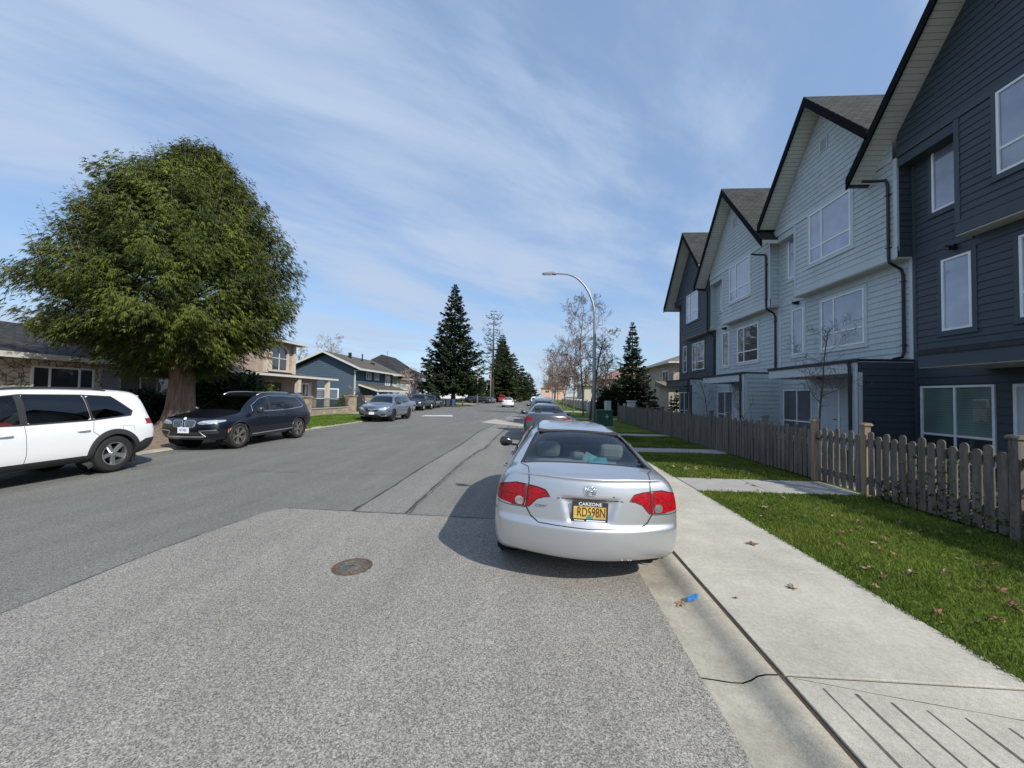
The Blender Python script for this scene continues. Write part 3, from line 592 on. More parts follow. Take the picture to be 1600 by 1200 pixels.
# ---------------------------------------------------------------- car building
def hull(stations, lvl=3, bulge0=.13, bulge1=.16):
    """stations: (y or 6 ys, [(x,z)*6 from sill corner to roof corner], ztop_centre). closed subdivided shell."""
    bm = bmesh.new(); US = (-1, -.5, 0, .5, 1); n = len(stations); G = {}
    for i, (ys, side, zc) in enumerate(stations):
        yl = ys if hasattr(ys, '__len__') else [ys]*6
        for j, (x, z) in enumerate(side):
            full = (j in (0, 5)) or i in (0, n-1)
            for u in (US if full else (-1, 1)):
                y = yl[j]; zz = z
                if j == 5: zz = z+(zc-z)*(1-u*u)
                if i == 0: y -= bulge0*(1-u*u)*(1 if 0 < j < 5 else .8)
                if i == n-1: y += bulge1*(1-u*u)*(1 if 0 < j < 5 else .8)
                G[i, j, u] = bm.verts.new((x*u, y, zz))
    for i in range(n-1):
        for a, b_ in zip(US[:-1], US[1:]):
            bm.faces.new((G[i, 0, a], G[i+1, 0, a], G[i+1, 0, b_], G[i, 0, b_]))
            bm.faces.new((G[i, 5, a], G[i, 5, b_], G[i+1, 5, b_], G[i+1, 5, a]))
        for j in range(5):
            bm.faces.new((G[i, j, 1], G[i+1, j, 1], G[i+1, j+1, 1], G[i, j+1, 1]))
            bm.faces.new((G[i, j, -1], G[i, j+1, -1], G[i+1, j+1, -1], G[i+1, j, -1]))
    for i in (0, n-1):
        for j in range(5):
            for a, b_ in zip(US[:-1], US[1:]):
                q = (G[i, j, a], G[i, j, b_], G[i, j+1, b_], G[i, j+1, a])
                bm.faces.new(q if i == 0 else q[::-1])
    bmesh.ops.recalc_face_normals(bm, faces=bm.faces)
    me = bpy.data.meshes.new('tmp'); bm.to_mesh(me); bm.free()
    o = bpy.data.objects.new('tmp', me); col.objects.link(o)
    md = o.modifiers.new('s', 'SUBSURF'); md.levels = lvl; md.render_levels = lvl
    dg = bpy.context.evaluated_depsgraph_get(); dg.update()
    me2 = bpy.data.meshes.new_from_object(o.evaluated_get(dg))
    bm = bmesh.new(); bm.from_mesh(me2); bpy.data.objects.remove(o); bpy.data.meshes.remove(me); bpy.data.meshes.remove(me2)
    return bm
def sdpoly(poly, r=0):
    n = len(poly)
    def f(x, y):
        d = 1e9; ins = False
        for i in range(n):
            ax, ay = poly[i]; bx, by = poly[(i+1) % n]
            ex, ey = bx-ax, by-ay; wx, wy = x-ax, y-ay
            t = max(0, min(1, (wx*ex+wy*ey)/(ex*ex+ey*ey+1e-12)))
            q = (wx-ex*t)**2+(wy-ey*t)**2
            if q < d: d = q
            if (ay > y) != (by > y) and x < (bx-ax)*(y-ay)/(by-ay+1e-12)+ax: ins = not ins
        d = math.sqrt(d)
        return (-d if ins else d)-r
    xs = [p[0] for p in poly]; ys = [p[1] for p in poly]; f.bb = (min(xs)-r-.08, max(xs)+r+.08, min(ys)-r-.08, max(ys)+r+.08)
    return f
def sdcirc(cx, cy, r):
    f = lambda x, y: math.hypot(x-cx, y-cy)-r
    f.bb = (cx-r-.1, cx+r+.1, cy-r-.1, cy+r+.1); return f
AX = {'x': (1, 2), 'y': (0, 2), 'z': (0, 1)}      # projection axis -> the two coordinates used
def cut(bm, f, axis, sel, rid):
    lay = bm.faces.layers.int.get('rid') or bm.faces.layers.int.new('rid')
    a, b = AX[axis]; x0, x1, y0, y1 = f.bb
    val = {}
    for v in bm.verts:
        p, q = v.co[a], v.co[b]
        if x0 <= p <= x1 and y0 <= q <= y1 and sel(v): val[v] = f(p, q)
    new = []
    for e in list(bm.edges):
        v1, v2 = e.verts
        if v1 in val and v2 in val:
            d1, d2 = val[v1], val[v2]
            if (d1 < 0) != (d2 < 0):
                t = d1/(d1-d2)
                if t < .02: new.append(v1); val[v1] = 0; continue
                if t > .98: new.append(v2); val[v2] = 0; continue
                e2, nv = bmesh.utils.edge_split(e, v1, t); val[nv] = 0; new.append(nv)
    new = list(set(new))
    bmesh.ops.connect_verts(bm, verts=new)
    for fc in bm.faces:
        if all(v in val for v in fc.verts):
            s = sum(val[v] for v in fc.verts)
            if s < 0 and all(val[v] < .004 for v in fc.verts): fc[lay] = rid
class Car:
    def __init__(s, root, bm): s.root, s.bm = root, bm; s.bvh = BVHTree.FromBMesh(bm); s.n = 0
    def region(s, poly, axis, sel, rid, r=0): cut(s.bm, sdpoly(poly, r) if not callable(poly) else poly, axis, sel, rid)
    def on(s, axis, p, q, side):     # point on hull along axis from outside
        a = {'x': Vector((side, 0, 0)), 'y': Vector((0, side, 0)), 'z': Vector((0, 0, side))}[axis]
        o = {'x': Vector((side*4, p, q)), 'y': Vector((p, side*8+2, q)), 'z': Vector((p, q, 4))}[axis]
        h = s.bvh.ray_cast(o, -a)
        return (h[0], h[1]) if h[0] else (None, None)
    def line(s, mb, pts, axis, side, w=.006, off=.003, closed=False, step=.025, thick=0):
        P = []
        pts = list(pts)+([pts[0]] if closed else [])
        for (a, b), (c, d) in zip(pts[:-1], pts[1:]):
            k = max(1, int(math.hypot(c-a, d-b)/step))
            P += [(a+(c-a)*t/k, b+(d-b)*t/k) for t in range(k)]
        P.append(pts[-1]); Q = []
        for p in P:
            h, nn = s.on(axis, p[0], p[1], side)
            if h is None: continue
            Q.append((h+nn*off, nn))
        vs = []; fs = []
        for i, (p, nn) in enumerate(Q):
            t = (Q[min(i+1, len(Q)-1)][0]-Q[max(i-1, 0)][0]).normalized(); b = t.cross(nn).normalized()*w/2
            if thick: vs += [p-b, p-b*.6+nn*thick, p+b*.6+nn*thick, p+b]
            else: vs += [p-b, p+b]
            if i:
                if thick:
                    for j in range(3): fs.append((4*i-4+j, 4*i-3+j, 4*i+1+j, 4*i+j))
                else: fs.append((2*i-2, 2*i-1, 2*i+1, 2*i))
        mb.add(vs, fs)
    def emboss(s, poly, axis, sel, depth, soft, dirv):
        f = sdpoly(poly); a, b = AX[axis]; x0, x1, y0, y1 = f.bb
        for v in s.bm.verts:
            p, q = v.co[a], v.co[b]
            if x0 <= p <= x1 and y0 <= q <= y1 and sel(v):
                d = -f(p, q)
                if d > 0: t = min(1, d/soft); v.co += Vector(dirv)*depth*t*t*(3-2*t)
    def split(s, names, delete=(9,)):
        """names: {rid: (object name, material, parent name or None)}; returns objects"""
        bm = s.bm; lay = bm.faces.layers.int.get('rid'); out = {}
        groups = {}
        for fc in bm.faces: groups.setdefault(fc[lay] if lay else 0, []).append(fc)
        for rid, fcs in groups.items():
            if rid in delete: continue
            if rid not in names: rid2 = 0
            vm = {}; vs = []; fs = []
            for fc in fcs:
                t = []
                for v in fc.verts:
                    if v not in vm: vm[v] = len(vs); vs.append(tuple(v.co))
                    t.append(vm[v])
                fs.append(tuple(t))
            mb = MB(); mb.add(vs, fs); nm, mt = names[rid][:2]
            par = out.get(names[rid][2], s.root) if len(names[rid]) > 2 else s.root
            o = obj(nm, mb, mt, par, smooth=True)
            out[rid] = o
        bm.free(); return out
def paint(name, c, metal=.0, rough=.35, coat=1.):
    return mat(name, c, rough, metal=metal, coat=coat, spec=.5, back=(.03, .03, .032))
carglass = glassmat('car_glass', (.62, .70, .68), 1.0)
tintglass = glassmat('tinted_glass', (.035, .04, .045), 1.5)
solidglass = mat('dark_glass', (.012, .015, .018), .04, spec=.7)
chrome = mat('chrome', (.75, .76, .78), .12, metal=1)
alloy = mat('alloy', (.55, .56, .58), .28, metal=.9)
alloyd = mat('dark_alloy', (.05, .05, .055), .3, metal=.6)
alloyb = mat('brushed_alloy', (.45, .43, .40), .3, metal=.9)
plastic = mat('black_plastic', (.025, .026, .028), .65, var=.1)
well = mat('wheel_well', (.006, .006, .006), .95)
redl = mat('red_lens', (.30, .003, .008), .22, coat=.25, spec=.3, var=.45, vscale=38, bump=.35, bscale=70)
clearl = mat('clear_lens', (.62, .60, .60), .08, metal=.75, coat=1, var=.35, vscale=35)
headl = mat('headlamp_lens', (.75, .77, .8), .1, metal=.7, coat=1, var=.4, vscale=22)
amber = mat('amber_lens', (.7, .16, .02), .2, coat=1)
seatm = mat('grey_seat_cloth', (.22, .245, .235), .9, var=.1, vscale=9)
darkin = mat('dark_interior', (.05, .052, .053), .9, var=.2)
seam = mat('seam', (.015, .015, .016), .8)
platew = mat('white_plate', (.75, .77, .8), .4)
WH = {}
def wheel(parent, x, y, z, r, w, rimr, style, rim_m, seg=36, side=1):
    """a wheel whose outer face looks along side*x; tyre > and rim > as parts of the wheel"""
    key = (r, w, rimr, style, rim_m.name, seg)
    if key not in WH:
        M = Matrix.Rotation(R(90), 4, 'Y')
        t = MB(); h = w/2
        t.lathe([(rimr*.98, -h*.8), (rimr*1.04, -h*.97), (r*.9, -h), (r*.975, -h*.86), (r, -h*.6), (r, -h*.12), (r*.985, -h*.1), (r*.985, h*.1), (r, h*.12), (r, h*.6), (r*.975, h*.86), (r*.9, h), (rimr*1.04, h*.97), (rimr*.98, h*.8)], seg, M, False)
        k = MB(); k.lathe([(rimr, -h*.7), (rimr, h*.86), (rimr*.93, h*.9), (rimr*.9, h*.55), (rimr*.88, -h*.6)], seg, M, False)
        sp = MB()
        ns = {'five': 5, 'twin': 5, 'y': 5, 'multi': 10}[style]
        for i in range(ns):
            a0 = 2*math.pi*i/ns
            offs = {'five': [(0, .30, .17)], 'twin': [(-.2, .1, .075), (.2, .1, .075)], 'y': [(-.26, .07, .06), (.26, .07, .06), (-.02, .09, .05)], 'multi': [(0, .10, .07)]}[style]
            for da, wi, wo in offs:
                c, s_ = math.cos(a0), math.sin(a0); c2, s2 = math.cos(a0+da), math.sin(a0+da)
                p0 = Vector((0, c*rimr*.16, s_*rimr*.16)); p1 = Vector((0, c2*rimr*.93, s2*rimr*.93)); t_ = (p1-p0).normalized(); bn = t_.cross(Vector((1, 0, 0)))
                wi_, wo_ = wi*rimr, wo*rimr
                if style == 'five': wi_, wo_ = .16*rimr, .21*rimr
                vs = []
                for p, ww, xo in ((p0, wi_, h*.62), ((p0+p1)/2, (wi_+wo_)/2, h*.66), (p1, wo_, h*.82)):
                    for q, xx in ((-1, -.035), (-.75, 0), (.75, 0), (1, -.035)): vs.append(p+bn*ww*q+Vector((xo+xx*.7, 0, 0)))
                fs = [(i2*4+j, i2*4+j+1, i2*4+5+j, i2*4+4+j) for i2 in range(2) for j in range(3)]
                sp.add(vs, fs)
        sp.lathe([(rimr*.2, h*.5), (rimr*.19, h*.72), (rimr*.12, h*.78), (0, h*.78)], 20, M)
        d = MB(); d.lathe([(rimr*.62, h*.1), (rimr*.62, h*.2), (0, h*.2)], 20, M); d.lathe([(rimr*.9, -h*.2), (0, -h*.2)], 20, M)
        WH[key] = (t, k, sp, d)
    t, k, sp, d = WH[key]
    e = bpy.data.objects.new('wheel', None); e.empty_display_size = .1
    # the wheel part is the rim mesh with tyre and brake disc under it
    mb = MB(); mb.add(k.v, k.f); mb.add(sp.v, sp.f)
    bpy.data.objects.remove(e)
    w_ = obj('wheel', mb, rim_m, parent, smooth=True, auto=35); w_.location = (x, y, z)
    w_.rotation_euler = (random.random()*6.28*side, 0, 0 if side > 0 else math.pi)
    obj('tyre', t, rubber, w_, smooth=True, auto=50); obj('brake_disc', d, alloyd, w_)
    return w_
def arches(car, ys, zc, r, w, flare=None, flm=None, fw=.05):
    for yc in ys:
        car.region(sdcirc(yc, zc, r), 'x', lambda v: abs(v.co.x) > w*.62, 9)
    for yc in ys:
        for sd in (1, -1):
            mb = MB(); vs = []; fs = []; n = 26
            for i in range(n+1):
                a = R(-35)+R(250)*i/n
                y, z = yc+r*math.cos(a), zc+r*math.sin(a)
                vs += [(sd*w*.985, y, z), (sd*w*.55, y, z)]
                if i: fs.append((2*i-2, 2*i-1, 2*i+1, 2*i))
            mb.add(vs, fs); mb.add([(sd*w*.55, yc+r*math.cos(a), zc+r*math.sin(a)) for a in [2*math.pi*k/24 for k in range(24)]], [tuple(range(24))])
            obj('wheel_well', mb, well, car.root)
            if flare:
                mb = MB(); P = []
                for i in range(31):
                    a = R(-28)+R(236)*i/30
                    pts = []
                    for rr in (r-.004, r+fw):
                        h, nn = car.on('x', yc+rr*math.cos(a), zc+rr*math.sin(a), sd)
                        if h is None: h = Vector((sd*w*.95, yc+rr*math.cos(a), zc+rr*math.sin(a)))
                        pts.append(h)
                    P.append(pts)
                vs = []
                for a_, b_ in P:
                    o_ = Vector((sd*flare, 0, 0)); vs += [a_-o_*1.5, a_+o_, (a_*.2+b_*.8)+o_, b_]
                mb.add(vs, [(4*i+j, 4*i+j+1, 4*i+5+j, 4*i+4+j) for i in range(30) for j in range(3)])
                obj('wheel_arch_trim', mb, flm, car.root, smooth=True, auto=40)
def mirrors(root, W, y, z, m, sz=1.):
    for sd in (1, -1):
        mb = MB(); X = W-.02
        prof = [(X+.05, y-.02, z), (X+.10, y, z+.01), (X+.17, y, z+.02), (X+.23, y-.005, z+.02), (X+.26, y-.02, z+.02)]
        vs = []; hs = [(.02, .02), (.065, .05), (.085, .06), (.075, .055), (.03, .03)]; n = 10
        for (px, py, pz), (hh, dd) in zip(prof, hs):
            for k in range(n):
                a = 2*math.pi*k/n; c, s_ = math.cos(a), math.sin(a)
                vs.append((sd*px, py+dd*sz*(abs(c)**.6)*(1 if c > 0 else -1), pz+hh*sz*(abs(s_)**.6)*(1 if s_ > 0 else -1)))
        fs = [(i*n+j, i*n+(j+1) % n, (i+1)*n+(j+1) % n, (i+1)*n+j) for i in range(4) for j in range(n)]+[tuple(range(4*n, 5*n))]
        mb.add(vs, fs); mb.box(sd*(W-.08), sd*(X+.07), y-.03, y+.02, z-.05, z-.01)
        o = obj('side_mirror', mb, m, root, smooth=True, auto=50)
def seats(root, rows, W, z0, mt, hr=True, side=(-.36, .36)):
    for y, zs in rows:
        for x in side:
            mb = MB(); mb.prism([(y, zs-.1), (y+.5, zs-.06), (y+.5, zs+.05), (y+.08, zs+.06), (y-.14, zs+.56), (y-.24, zs+.56)], 0, x-.25, x+.25)
            s_ = obj('seat', mb, mt, root, bevel=.03)
            if hr:
                mb = MB(); mb.box(x-.13, x+.13, y-.27, y-.16, zs+.60, zs+.79); obj('headrest', mb, mt, s_, bevel=.04)
def text_mesh(txt, size, mt, parent, loc, rot, name='lettering', align='CENTER', extrude=.0008, sx=1., bold=0):
    c = bpy.data.curves.new('t', 'FONT'); c.body = txt; c.size = size; c.align_x = align; c.align_y = 'CENTER'; c.extrude = extrude; c.offset = bold
    o = bpy.data.objects.new('t', c); col.objects.link(o); dg = bpy.context.evaluated_depsgraph_get(); dg.update()
    me = bpy.data.meshes.new_from_object(o.evaluated_get(dg)); bpy.data.objects.remove(o); bpy.data.curves.remove(c)
    me.name = name; me.materials.clear(); me.materials.append(mt)
    o = bpy.data.objects.new(name, me); col.objects.link(o); o.parent = parent; o.location = loc; o.rotation_euler = rot; o.scale = (sx, 1, 1)
    return o

# ---- sedan hull (rear at y=0, nose at y=4.49)
def sedan_hull(lvl=3):
    W = .90
    S = [([.25, .20, .19, .215, .235, .245], [(.60, .285), (.765, .315), (.80, .50), (.79, .78), (.75, .99), (.65, 1.05)], 1.065),
         ([.31, .29, .28, .28, .275, .28], [(.72, .25), (.85, .30), (.872, .52), (.86, .80), (.80, .985), (.655, 1.08)], 1.10),
         (.42, [(.78, .2), (.895, .28), (.90, .55), (.89, .82), (.83, 1.0), (.67, 1.10)], 1.12),
         (.56, [(.77, .19), (.90, .28), (.905, .55), (.895, .82), (.83, .99), (.66, 1.115)], 1.135),
         (.90, [(.76, .18), (.90, .26), (.90, .55), (.89, .82), (.83, .97), (.62, 1.265)], 1.29),
         (1.30, [(.76, .17), (.895, .24), (.90, .55), (.89, .82), (.83, .96), (.575, 1.375)], 1.405),
         (1.75, [(.76, .17), (.895, .24), (.90, .55), (.89, .80), (.83, .95), (.56, 1.415)], 1.445),
         (2.40, [(.76, .17), (.895, .24), (.90, .55), (.89, .79), (.83, .93), (.565, 1.415)], 1.45),
         (2.85, [(.76, .17), (.895, .24), (.90, .55), (.89, .78), (.83, .91), (.575, 1.365)], 1.40),
         (3.30, [(.76, .17), (.895, .24), (.90, .55), (.885, .77), (.83, .89), (.63, 1.16)], 1.19),
         (3.72, [(.76, .18), (.895, .25), (.90, .54), (.88, .74), (.81, .87), (.68, .955)], .99),
         (4.02, [(.74, .19), (.88, .28), (.89, .5), (.86, .69), (.77, .80), (.62, .86)], .88),
         (4.28, [(.68, .2), (.82, .32), (.83, .48), (.80, .60), (.72, .70), (.56, .755)], .775),
         ([4.30, 4.36, 4.38, 4.36, 4.33, 4.30], [(.60, .22), (.72, .35), (.74, .46), (.72, .56), (.64, .64), (.5, .69)], .70)]
    return hull(S, lvl, .205, .17)
def suv_hull(Lc, H, W, belt, hoodz, rear=.0, lvl=3, cowl=None, roof_f=None, hatch=.34, nose=.62, drop=.05):
    """SUV shell; rear at y=0"""
    cowl = cowl or Lc*.765; rf = roof_f or Lc*.62
    g = .24
    S = [([.14, .06, .04, .06, .12, hatch], [(W*.72, .36), (W*.88, .48), (W*.92, .74), (W*.89, .93), (W*.84, belt+.03), (W*.66, H-.12-drop)], H-.10-drop),
         ([.26, .22, .22, .24, .30, hatch+.14], [(W*.8, .28), (W*.97, .42), (W*.985, .72), (W*.955, .93), (W*.90, belt+.02), (W*.72, H-.075-drop)], H-.045-drop),
         ([.55, .55, .55, .55, .55, .72], [(W*.84, g), (W, .36), (W*1.01, .66), (W*.975, .92), (W*.92, belt+.01), (W*.745, H-.055-drop*.6)], H-.02-drop*.5),
         (1.15, [(W*.84, g), (W, .34), (W*1.01, .64), (W*.98, .90), (W*.93, belt), (W*.76, H-.045)], H-.005),
         (1.75, [(W*.84, g), (W, .34), (W*1.005, .64), (W*.98, .90), (W*.93, belt-.01), (W*.765, H-.04)], H+.005),
         (Lc*.52, [(W*.84, g), (W, .34), (W*1.005, .64), (W*.98, .89), (W*.93, belt-.03), (W*.765, H-.05)], H-.005),
         (rf, [(W*.84, g), (W, .34), (W*1.005, .64), (W*.98, .88), (W*.93, belt-.045), (W*.755, H-.11)], H-.07),
         ((rf+cowl)/2, [(W*.84, g), (W, .34), (W*1.005, .64), (W*.98, .88), (W*.92, belt-.055), (W*.79, (H+belt)/2-.045)], (H+belt)/2-.01),
         (cowl, [(W*.84, g), (W, .35), (W*1.01, .64), (W*.98, .87), (W*.90, belt-.06), (W*.80, belt-.0)], belt+.035),
         (cowl+.35, [(W*.84, g), (W, .36), (W*1.01, .64), (W*.97, .85), (W*.88, (belt+hoodz)/2), (W*.72, (belt+hoodz)/2+.03)], (belt+hoodz)/2+.05),
         (Lc-.34, [(W*.80, .28), (W*.95, .40), (W*.975, .62), (W*.94, .80), (W*.84, hoodz-.06), (W*.68, hoodz)], hoodz+.02),
         ([Lc-.22, Lc-.16, Lc-.13, Lc-.14, Lc-.16, Lc-.2], [(W*.70, .30), (W*.84, .42), (W*.86, .60), (W*.84, .76), (W*.76, hoodz-.08), (W*.62, hoodz-.03)], hoodz-.01)]
    return hull(S, lvl, .10, .13)
# ================================================================ silver sedan, nearest car
def silver_sedan():
    root = thing('parked_car', 'silver sedan with a yellow rear licence plate, nearest car against the kerb', 'car', (.475, 3.44, -.033), 0)
    root.rotation_euler = (0, R(1.7), 0); root.scale = (.985, 1, .962)
    pm = paint('silver_paint', (.56, .57, .59), metal=.8, rough=.36)
    bm = sedan_hull(4); c = Car(root, bm)
    rear = lambda v: v.co.y < .55 and v.co.z > .15
    for v in bm.verts:
        if v.co.y < .45 and v.co.z < .72:
            t = 1-min(1, max(0, (v.co.z-.585)/.05)); t = t*t*(3-2*t); k_ = max(0, 1-v.co.y/.45)
            lo = min(1, max(0, (v.co.z-.22)/.10)); v.co.y -= .035*t*k_*(.35+.65*lo)
    for v in bm.verts:
        if v.co.y < .5 and v.co.z > .95: v.co.y -= .020*math.exp(-((v.co.z-1.035)/.016)**2)*max(0, 1-(abs(v.co.x)/.80)**6); v.co.z += .006*math.exp(-((v.co.y-.12)/.05)**2)
    # plate recess: a trapezoid pressed into the boot lid
    c.emboss([(-.27, .875), (.27, .875), (.20, .625), (-.20, .625)], 'y', rear, .030, .05, (0, 1, 0))
    c.emboss([(-.60, .64), (.60, .64), (.56, .60), (-.56, .60)], 'y', rear, .0, .03, (0, 1, 0))
    c.bvh = BVHTree.FromBMesh(bm)
    # tail lamps: an outer piece on the wing and an inner piece on the boot lid
    for s in (1, -1):
        sel = lambda v, s=s: v.co.y < .75 and v.co.x*s > .2
        outer = [(s*.585, .935), (s*.68, .94), (s*.80, .91), (s*.90, .85), (s*.92, .765), (s*.72, .735), (s*.60, .735)]
        inner = [(s*.573, .930), (s*.48, .925), (s*.405, .908), (s*.36, .848), (s*.41, .842), (s*.48, .815), (s*.55, .735), (s*.590, .735)]
        c.region(outer, 'y', sel, 3 if s > 0 else 4); c.region(inner, 'y', sel, 5 if s > 0 else 6)
        c.region(sdcirc(s*.645, .775, .042), 'y', sel, 7 if s > 0 else 8)
    # glass
    c.region([(-.645, .475), (-.60, .44), (.60, .44), (.645, .475), (.50, 1.235), (.44, 1.26), (-.44, 1.26), (-.50, 1.235)], 'z', lambda v: v.co.z > 1.0 and v.co.y < 1.5, 10)
    c.region([(-.70, 3.68), (.70, 3.68), (.54, 2.93), (-.54, 2.93)], 'z', lambda v: v.co.z > .92 and v.co.y > 2.7, 11)
    for s in (1, -1):
        sel = lambda v, s=s: v.co.x*s > .5 and v.co.z > .8
        c.region([(3.33, .985), (3.05, 1.19), (2.74, 1.335), (2.42, 1.352), (2.42, .99)], 'x', sel, 12+(s < 0)*10)
        c.region([(2.34, .99), (2.34, 1.352), (1.75, 1.345), (1.35, 1.26), (1.20, 1.16), (1.24, 1.03)], 'x', sel, 13+(s < 0)*10)
    arches(c, (.93, 3.63), .315, .345, .88)
    parts = c.split({0: ('body', pm), 3: ('tail_light', redl), 4: ('tail_light', redl), 5: ('boot_light', redl), 6: ('boot_light', redl), 7: ('reversing_lamp', clearl, 3), 8: ('reversing_lamp', clearl, 4),
                     10: ('rear_window', carglass), 11: ('windscreen', carglass), 12: ('front_side_window', carglass), 13: ('rear_side_window', carglass), 22: ('front_side_window', carglass), 23: ('rear_side_window', carglass)})
    c2 = Car(root, None) if False else c
    # seams, window rubbers
    mb = MB()
    # boot lid outline
    cutl = [(-.573, .725), (-.53, .655), (-.46, .61), (0, .60), (.46, .61), (.53, .655), (.573, .725)]
    c.line(mb, cutl, 'y', -1, .011)
    for s in (1, -1):
        c.line(mb, [(s*.559, 1.0), (s*.560, .955), (s*.566, .88), (s*.575, .725)], 'y', -1, .008)
        c.line(mb, [(s*.56, .16), (s*.575, .3), (s*.655, .44)], 'z', 1, .007)
        c.line(mb, [(s*.575, .725), (s*.75, .722), (s*.86, .735)], 'y', -1, .006)
        c.line(mb, [(2.38, .96), (2.38, .5), (2.36, .28)], 'x', s, .006)
        c.line(mb, [(1.30, .98), (1.33, .72), (1.18, .55)], 'x', s, .006)
        c.line(mb, [(3.42, .92), (3.36, .5), (3.30, .3)], 'x', s, .006)
        c.line(mb, [(.28, .66), (.58, .64)], 'x', s, .005)
    obj('panel_seams', mb, seam, root)
    mb = MB()
    c.line(mb, [(-.645, .475), (-.60, .44), (.60, .44), (.645, .475), (.50, 1.235), (.44, 1.26), (-.44, 1.26), (-.50, 1.235)], 'z', 1, .034, .002, True)
    for s in (1, -1):
        c.line(mb, [(3.33, .985), (3.05, 1.19), (2.74, 1.335), (2.42, 1.352), (1.75, 1.345), (1.35, 1.26), (1.20, 1.16), (1.24, 1.03)], 'x', s, .03, .003, True)
        c.line(mb, [(2.38, .99), (2.38, 1.35)], 'x', s, .09, .003)
        c.line(mb, [(s*.49, 1.32), (s*.475, 1.7), (s*.475, 2.3), (s*.49, 2.75)], 'z', 1, .014, .002)
    obj('window_seal', mb, plastic, root)
    mb = MB()
    for s in (1, -1):
        c.line(mb, [(s*.585, .935), (s*.68, .94), (s*.80, .91), (s*.90, .85)], 'y', -1, .008); c.line(mb, [(s*.72, .735), (s*.60, .735), (s*.590, .80), (s*.578, .935), (s*.48, .925), (s*.405, .908), (s*.36, .848), (s*.41, .842), (s*.48, .815), (s*.55, .735), (s*.60, .735)], 'y', -1, .008)
        c.line(mb, [(s*.66, .832), (s*.86, .83)], 'y', -1, .005)
    obj('lamp_gasket', mb, mat('dark_red', (.05, .002, .004), .5), root)
    # door handles
    for s in (1, -1):
        for y in (1.50, 2.55):
            h, nn = c.on('x', y, .86, s)
            mb = MB(); mb.tube([(h.x-s*.005, y-.09, .86), (h.x+s*.03, y-.075, .865), (h.x+s*.035, y, .868), (h.x+s*.03, y+.075, .865), (h.x-s*.005, y+.09, .86)], [.012, .015, .016, .015, .012], 8)
            obj('door_handle', mb, pm, root, smooth=True)
    mirrors(root, .86, 2.98, .97, mat('gloss_black', (.012, .012, .012), .15, coat=1), 1.05)
    for s in (1, -1):
        for y in (.93, 3.63): wheel(root, s*.765, y, .315, .315, .205, .205, 'multi', alloyd if False else alloy, 40, s)
    # interior: floor, shelf, seats, headrests, dashboard, wheel
    mb = MB(); mb.box(-.72, .72, .65, 3.6, .26, .34); mb.box(-.72, .72, .65, .70, .3, .98); mb.prism([(3.1, .3), (3.6, .3), (3.6, .9), (3.2, .92), (3.05, .8)], 0, -.72, .72)
    mb.prism([(1.2, 1.35), (1.2, 1.375), (2.8, 1.375), (2.8, 1.35)], 0, -.48, .48)
    obj('cabin_trim', mb, darkin, root)
    mb = MB(); mb.prism([(.52, 1.0), (.52, 1.035), (1.0, 1.03), (1.05, .98), (1.05, .96)], 0, -.66, .66); mb.box(-.16, .16, .56, .60, 1.03, 1.075)
    obj('parcel_shelf', mb, seatm, root)
    mb = MB(); mb.prism([(1.02, .55), (1.5, .55), (1.5, .66), (1.25, .68), (1.06, 1.06), (.96, 1.06)], 0, -.64, .64); s0 = obj('rear_bench', mb, seatm, root, bevel=.03)
    for x in (-.36, .36):
        mb = MB(); mb.box(x-.135, x+.135, .94, 1.05, 1.08, 1.26); obj('headrest', mb, seatm, s0, bevel=.05)
    mb = MB(); mb.box(-.08, .06, .95, 1.04, 1.07, 1.15); obj('headrest', mb, seatm, s0, bevel=.03)
    seats(root, [(2.05, .55)], .7, 0, darkin)
    mb = MB(); mb.box(-.12, .12, 2.78, 2.80, 1.24, 1.30); obj('interior_mirror', mb, darkin, root, bevel=.01)
    # rear bumper details
    mb = MB(); mb.box(-.5, .55, .40, .6, .20, .27); mb.tube([(.42, .9, .26), (.42, .45, .24)], .03, 12); obj('underbody', mb, well, root)
    mb = MB(); mb.tube([(.42, .40, .235), (.42, .24, .232)], .028, 14); obj('exhaust_pipe', mb, alloyd, root, smooth=True)
    # dark line drawn for the boot lid crease above the plate
    mb = MB(); c.line(mb, [(-.30, .845), (0, .853), (.30, .845)], 'y', -1, .008, .001); obj('boot_crease', mb, seam, root)
    h, nn = c.on('y', 0, .74, -1); yy = h.y-.004
    # number plate with its dealer frame
    pl = MB(); pl.box(-.152, .152, yy-.012, yy, .665, .825); plate = obj('licence_plate', pl, mat('plate_yellow', (.60, .42, .10), .45, var=.35, vscale=9), root)
    fr = MB()
    fr.box(-.16, .16, yy-.016, yy-.004, .793, .832); fr.box(-.16, .16, yy-.016, yy-.004, .655, .678); fr.box(-.16, -.147, yy-.016, yy-.004, .678, .793); fr.box(.147, .16, yy-.016, yy-.004, .678, .793)
    obj('plate_frame', fr, plastic, plate)
    blk = mat('plate_ink', (.09, .03, .015), .5)
    text_mesh('RD598N', .118, blk, plate, (.012, yy-.0135, .735), (R(90), 0, 0), 'plate_number', sx=.60, bold=.0008)
    text_mesh('CARZONE', .040, platew, plate, (0, yy-.0175, .812), (R(90), 0, 0), 'frame_lettering', sx=1.1, bold=.0006)
    text_mesh('Ontario', .022, platew, plate, (-.085, yy-.0175, .667), (R(90), 0, 0), 'frame_lettering') if False else None
    st = MB(); st.box(-.03, .03, yy-.0145, yy-.012, .682, .704); obj('plate_sticker', st, mat('sticker_green', (.02, .32, .25), .5), plate)
    bl = MB(); bl.box(-.03, .14, yy-.0178, yy-.016, .658, .669); bl.box(-.14, -.05, yy-.0178, yy-.016, .660, .667); obj('frame_strip', bl, platew, plate)
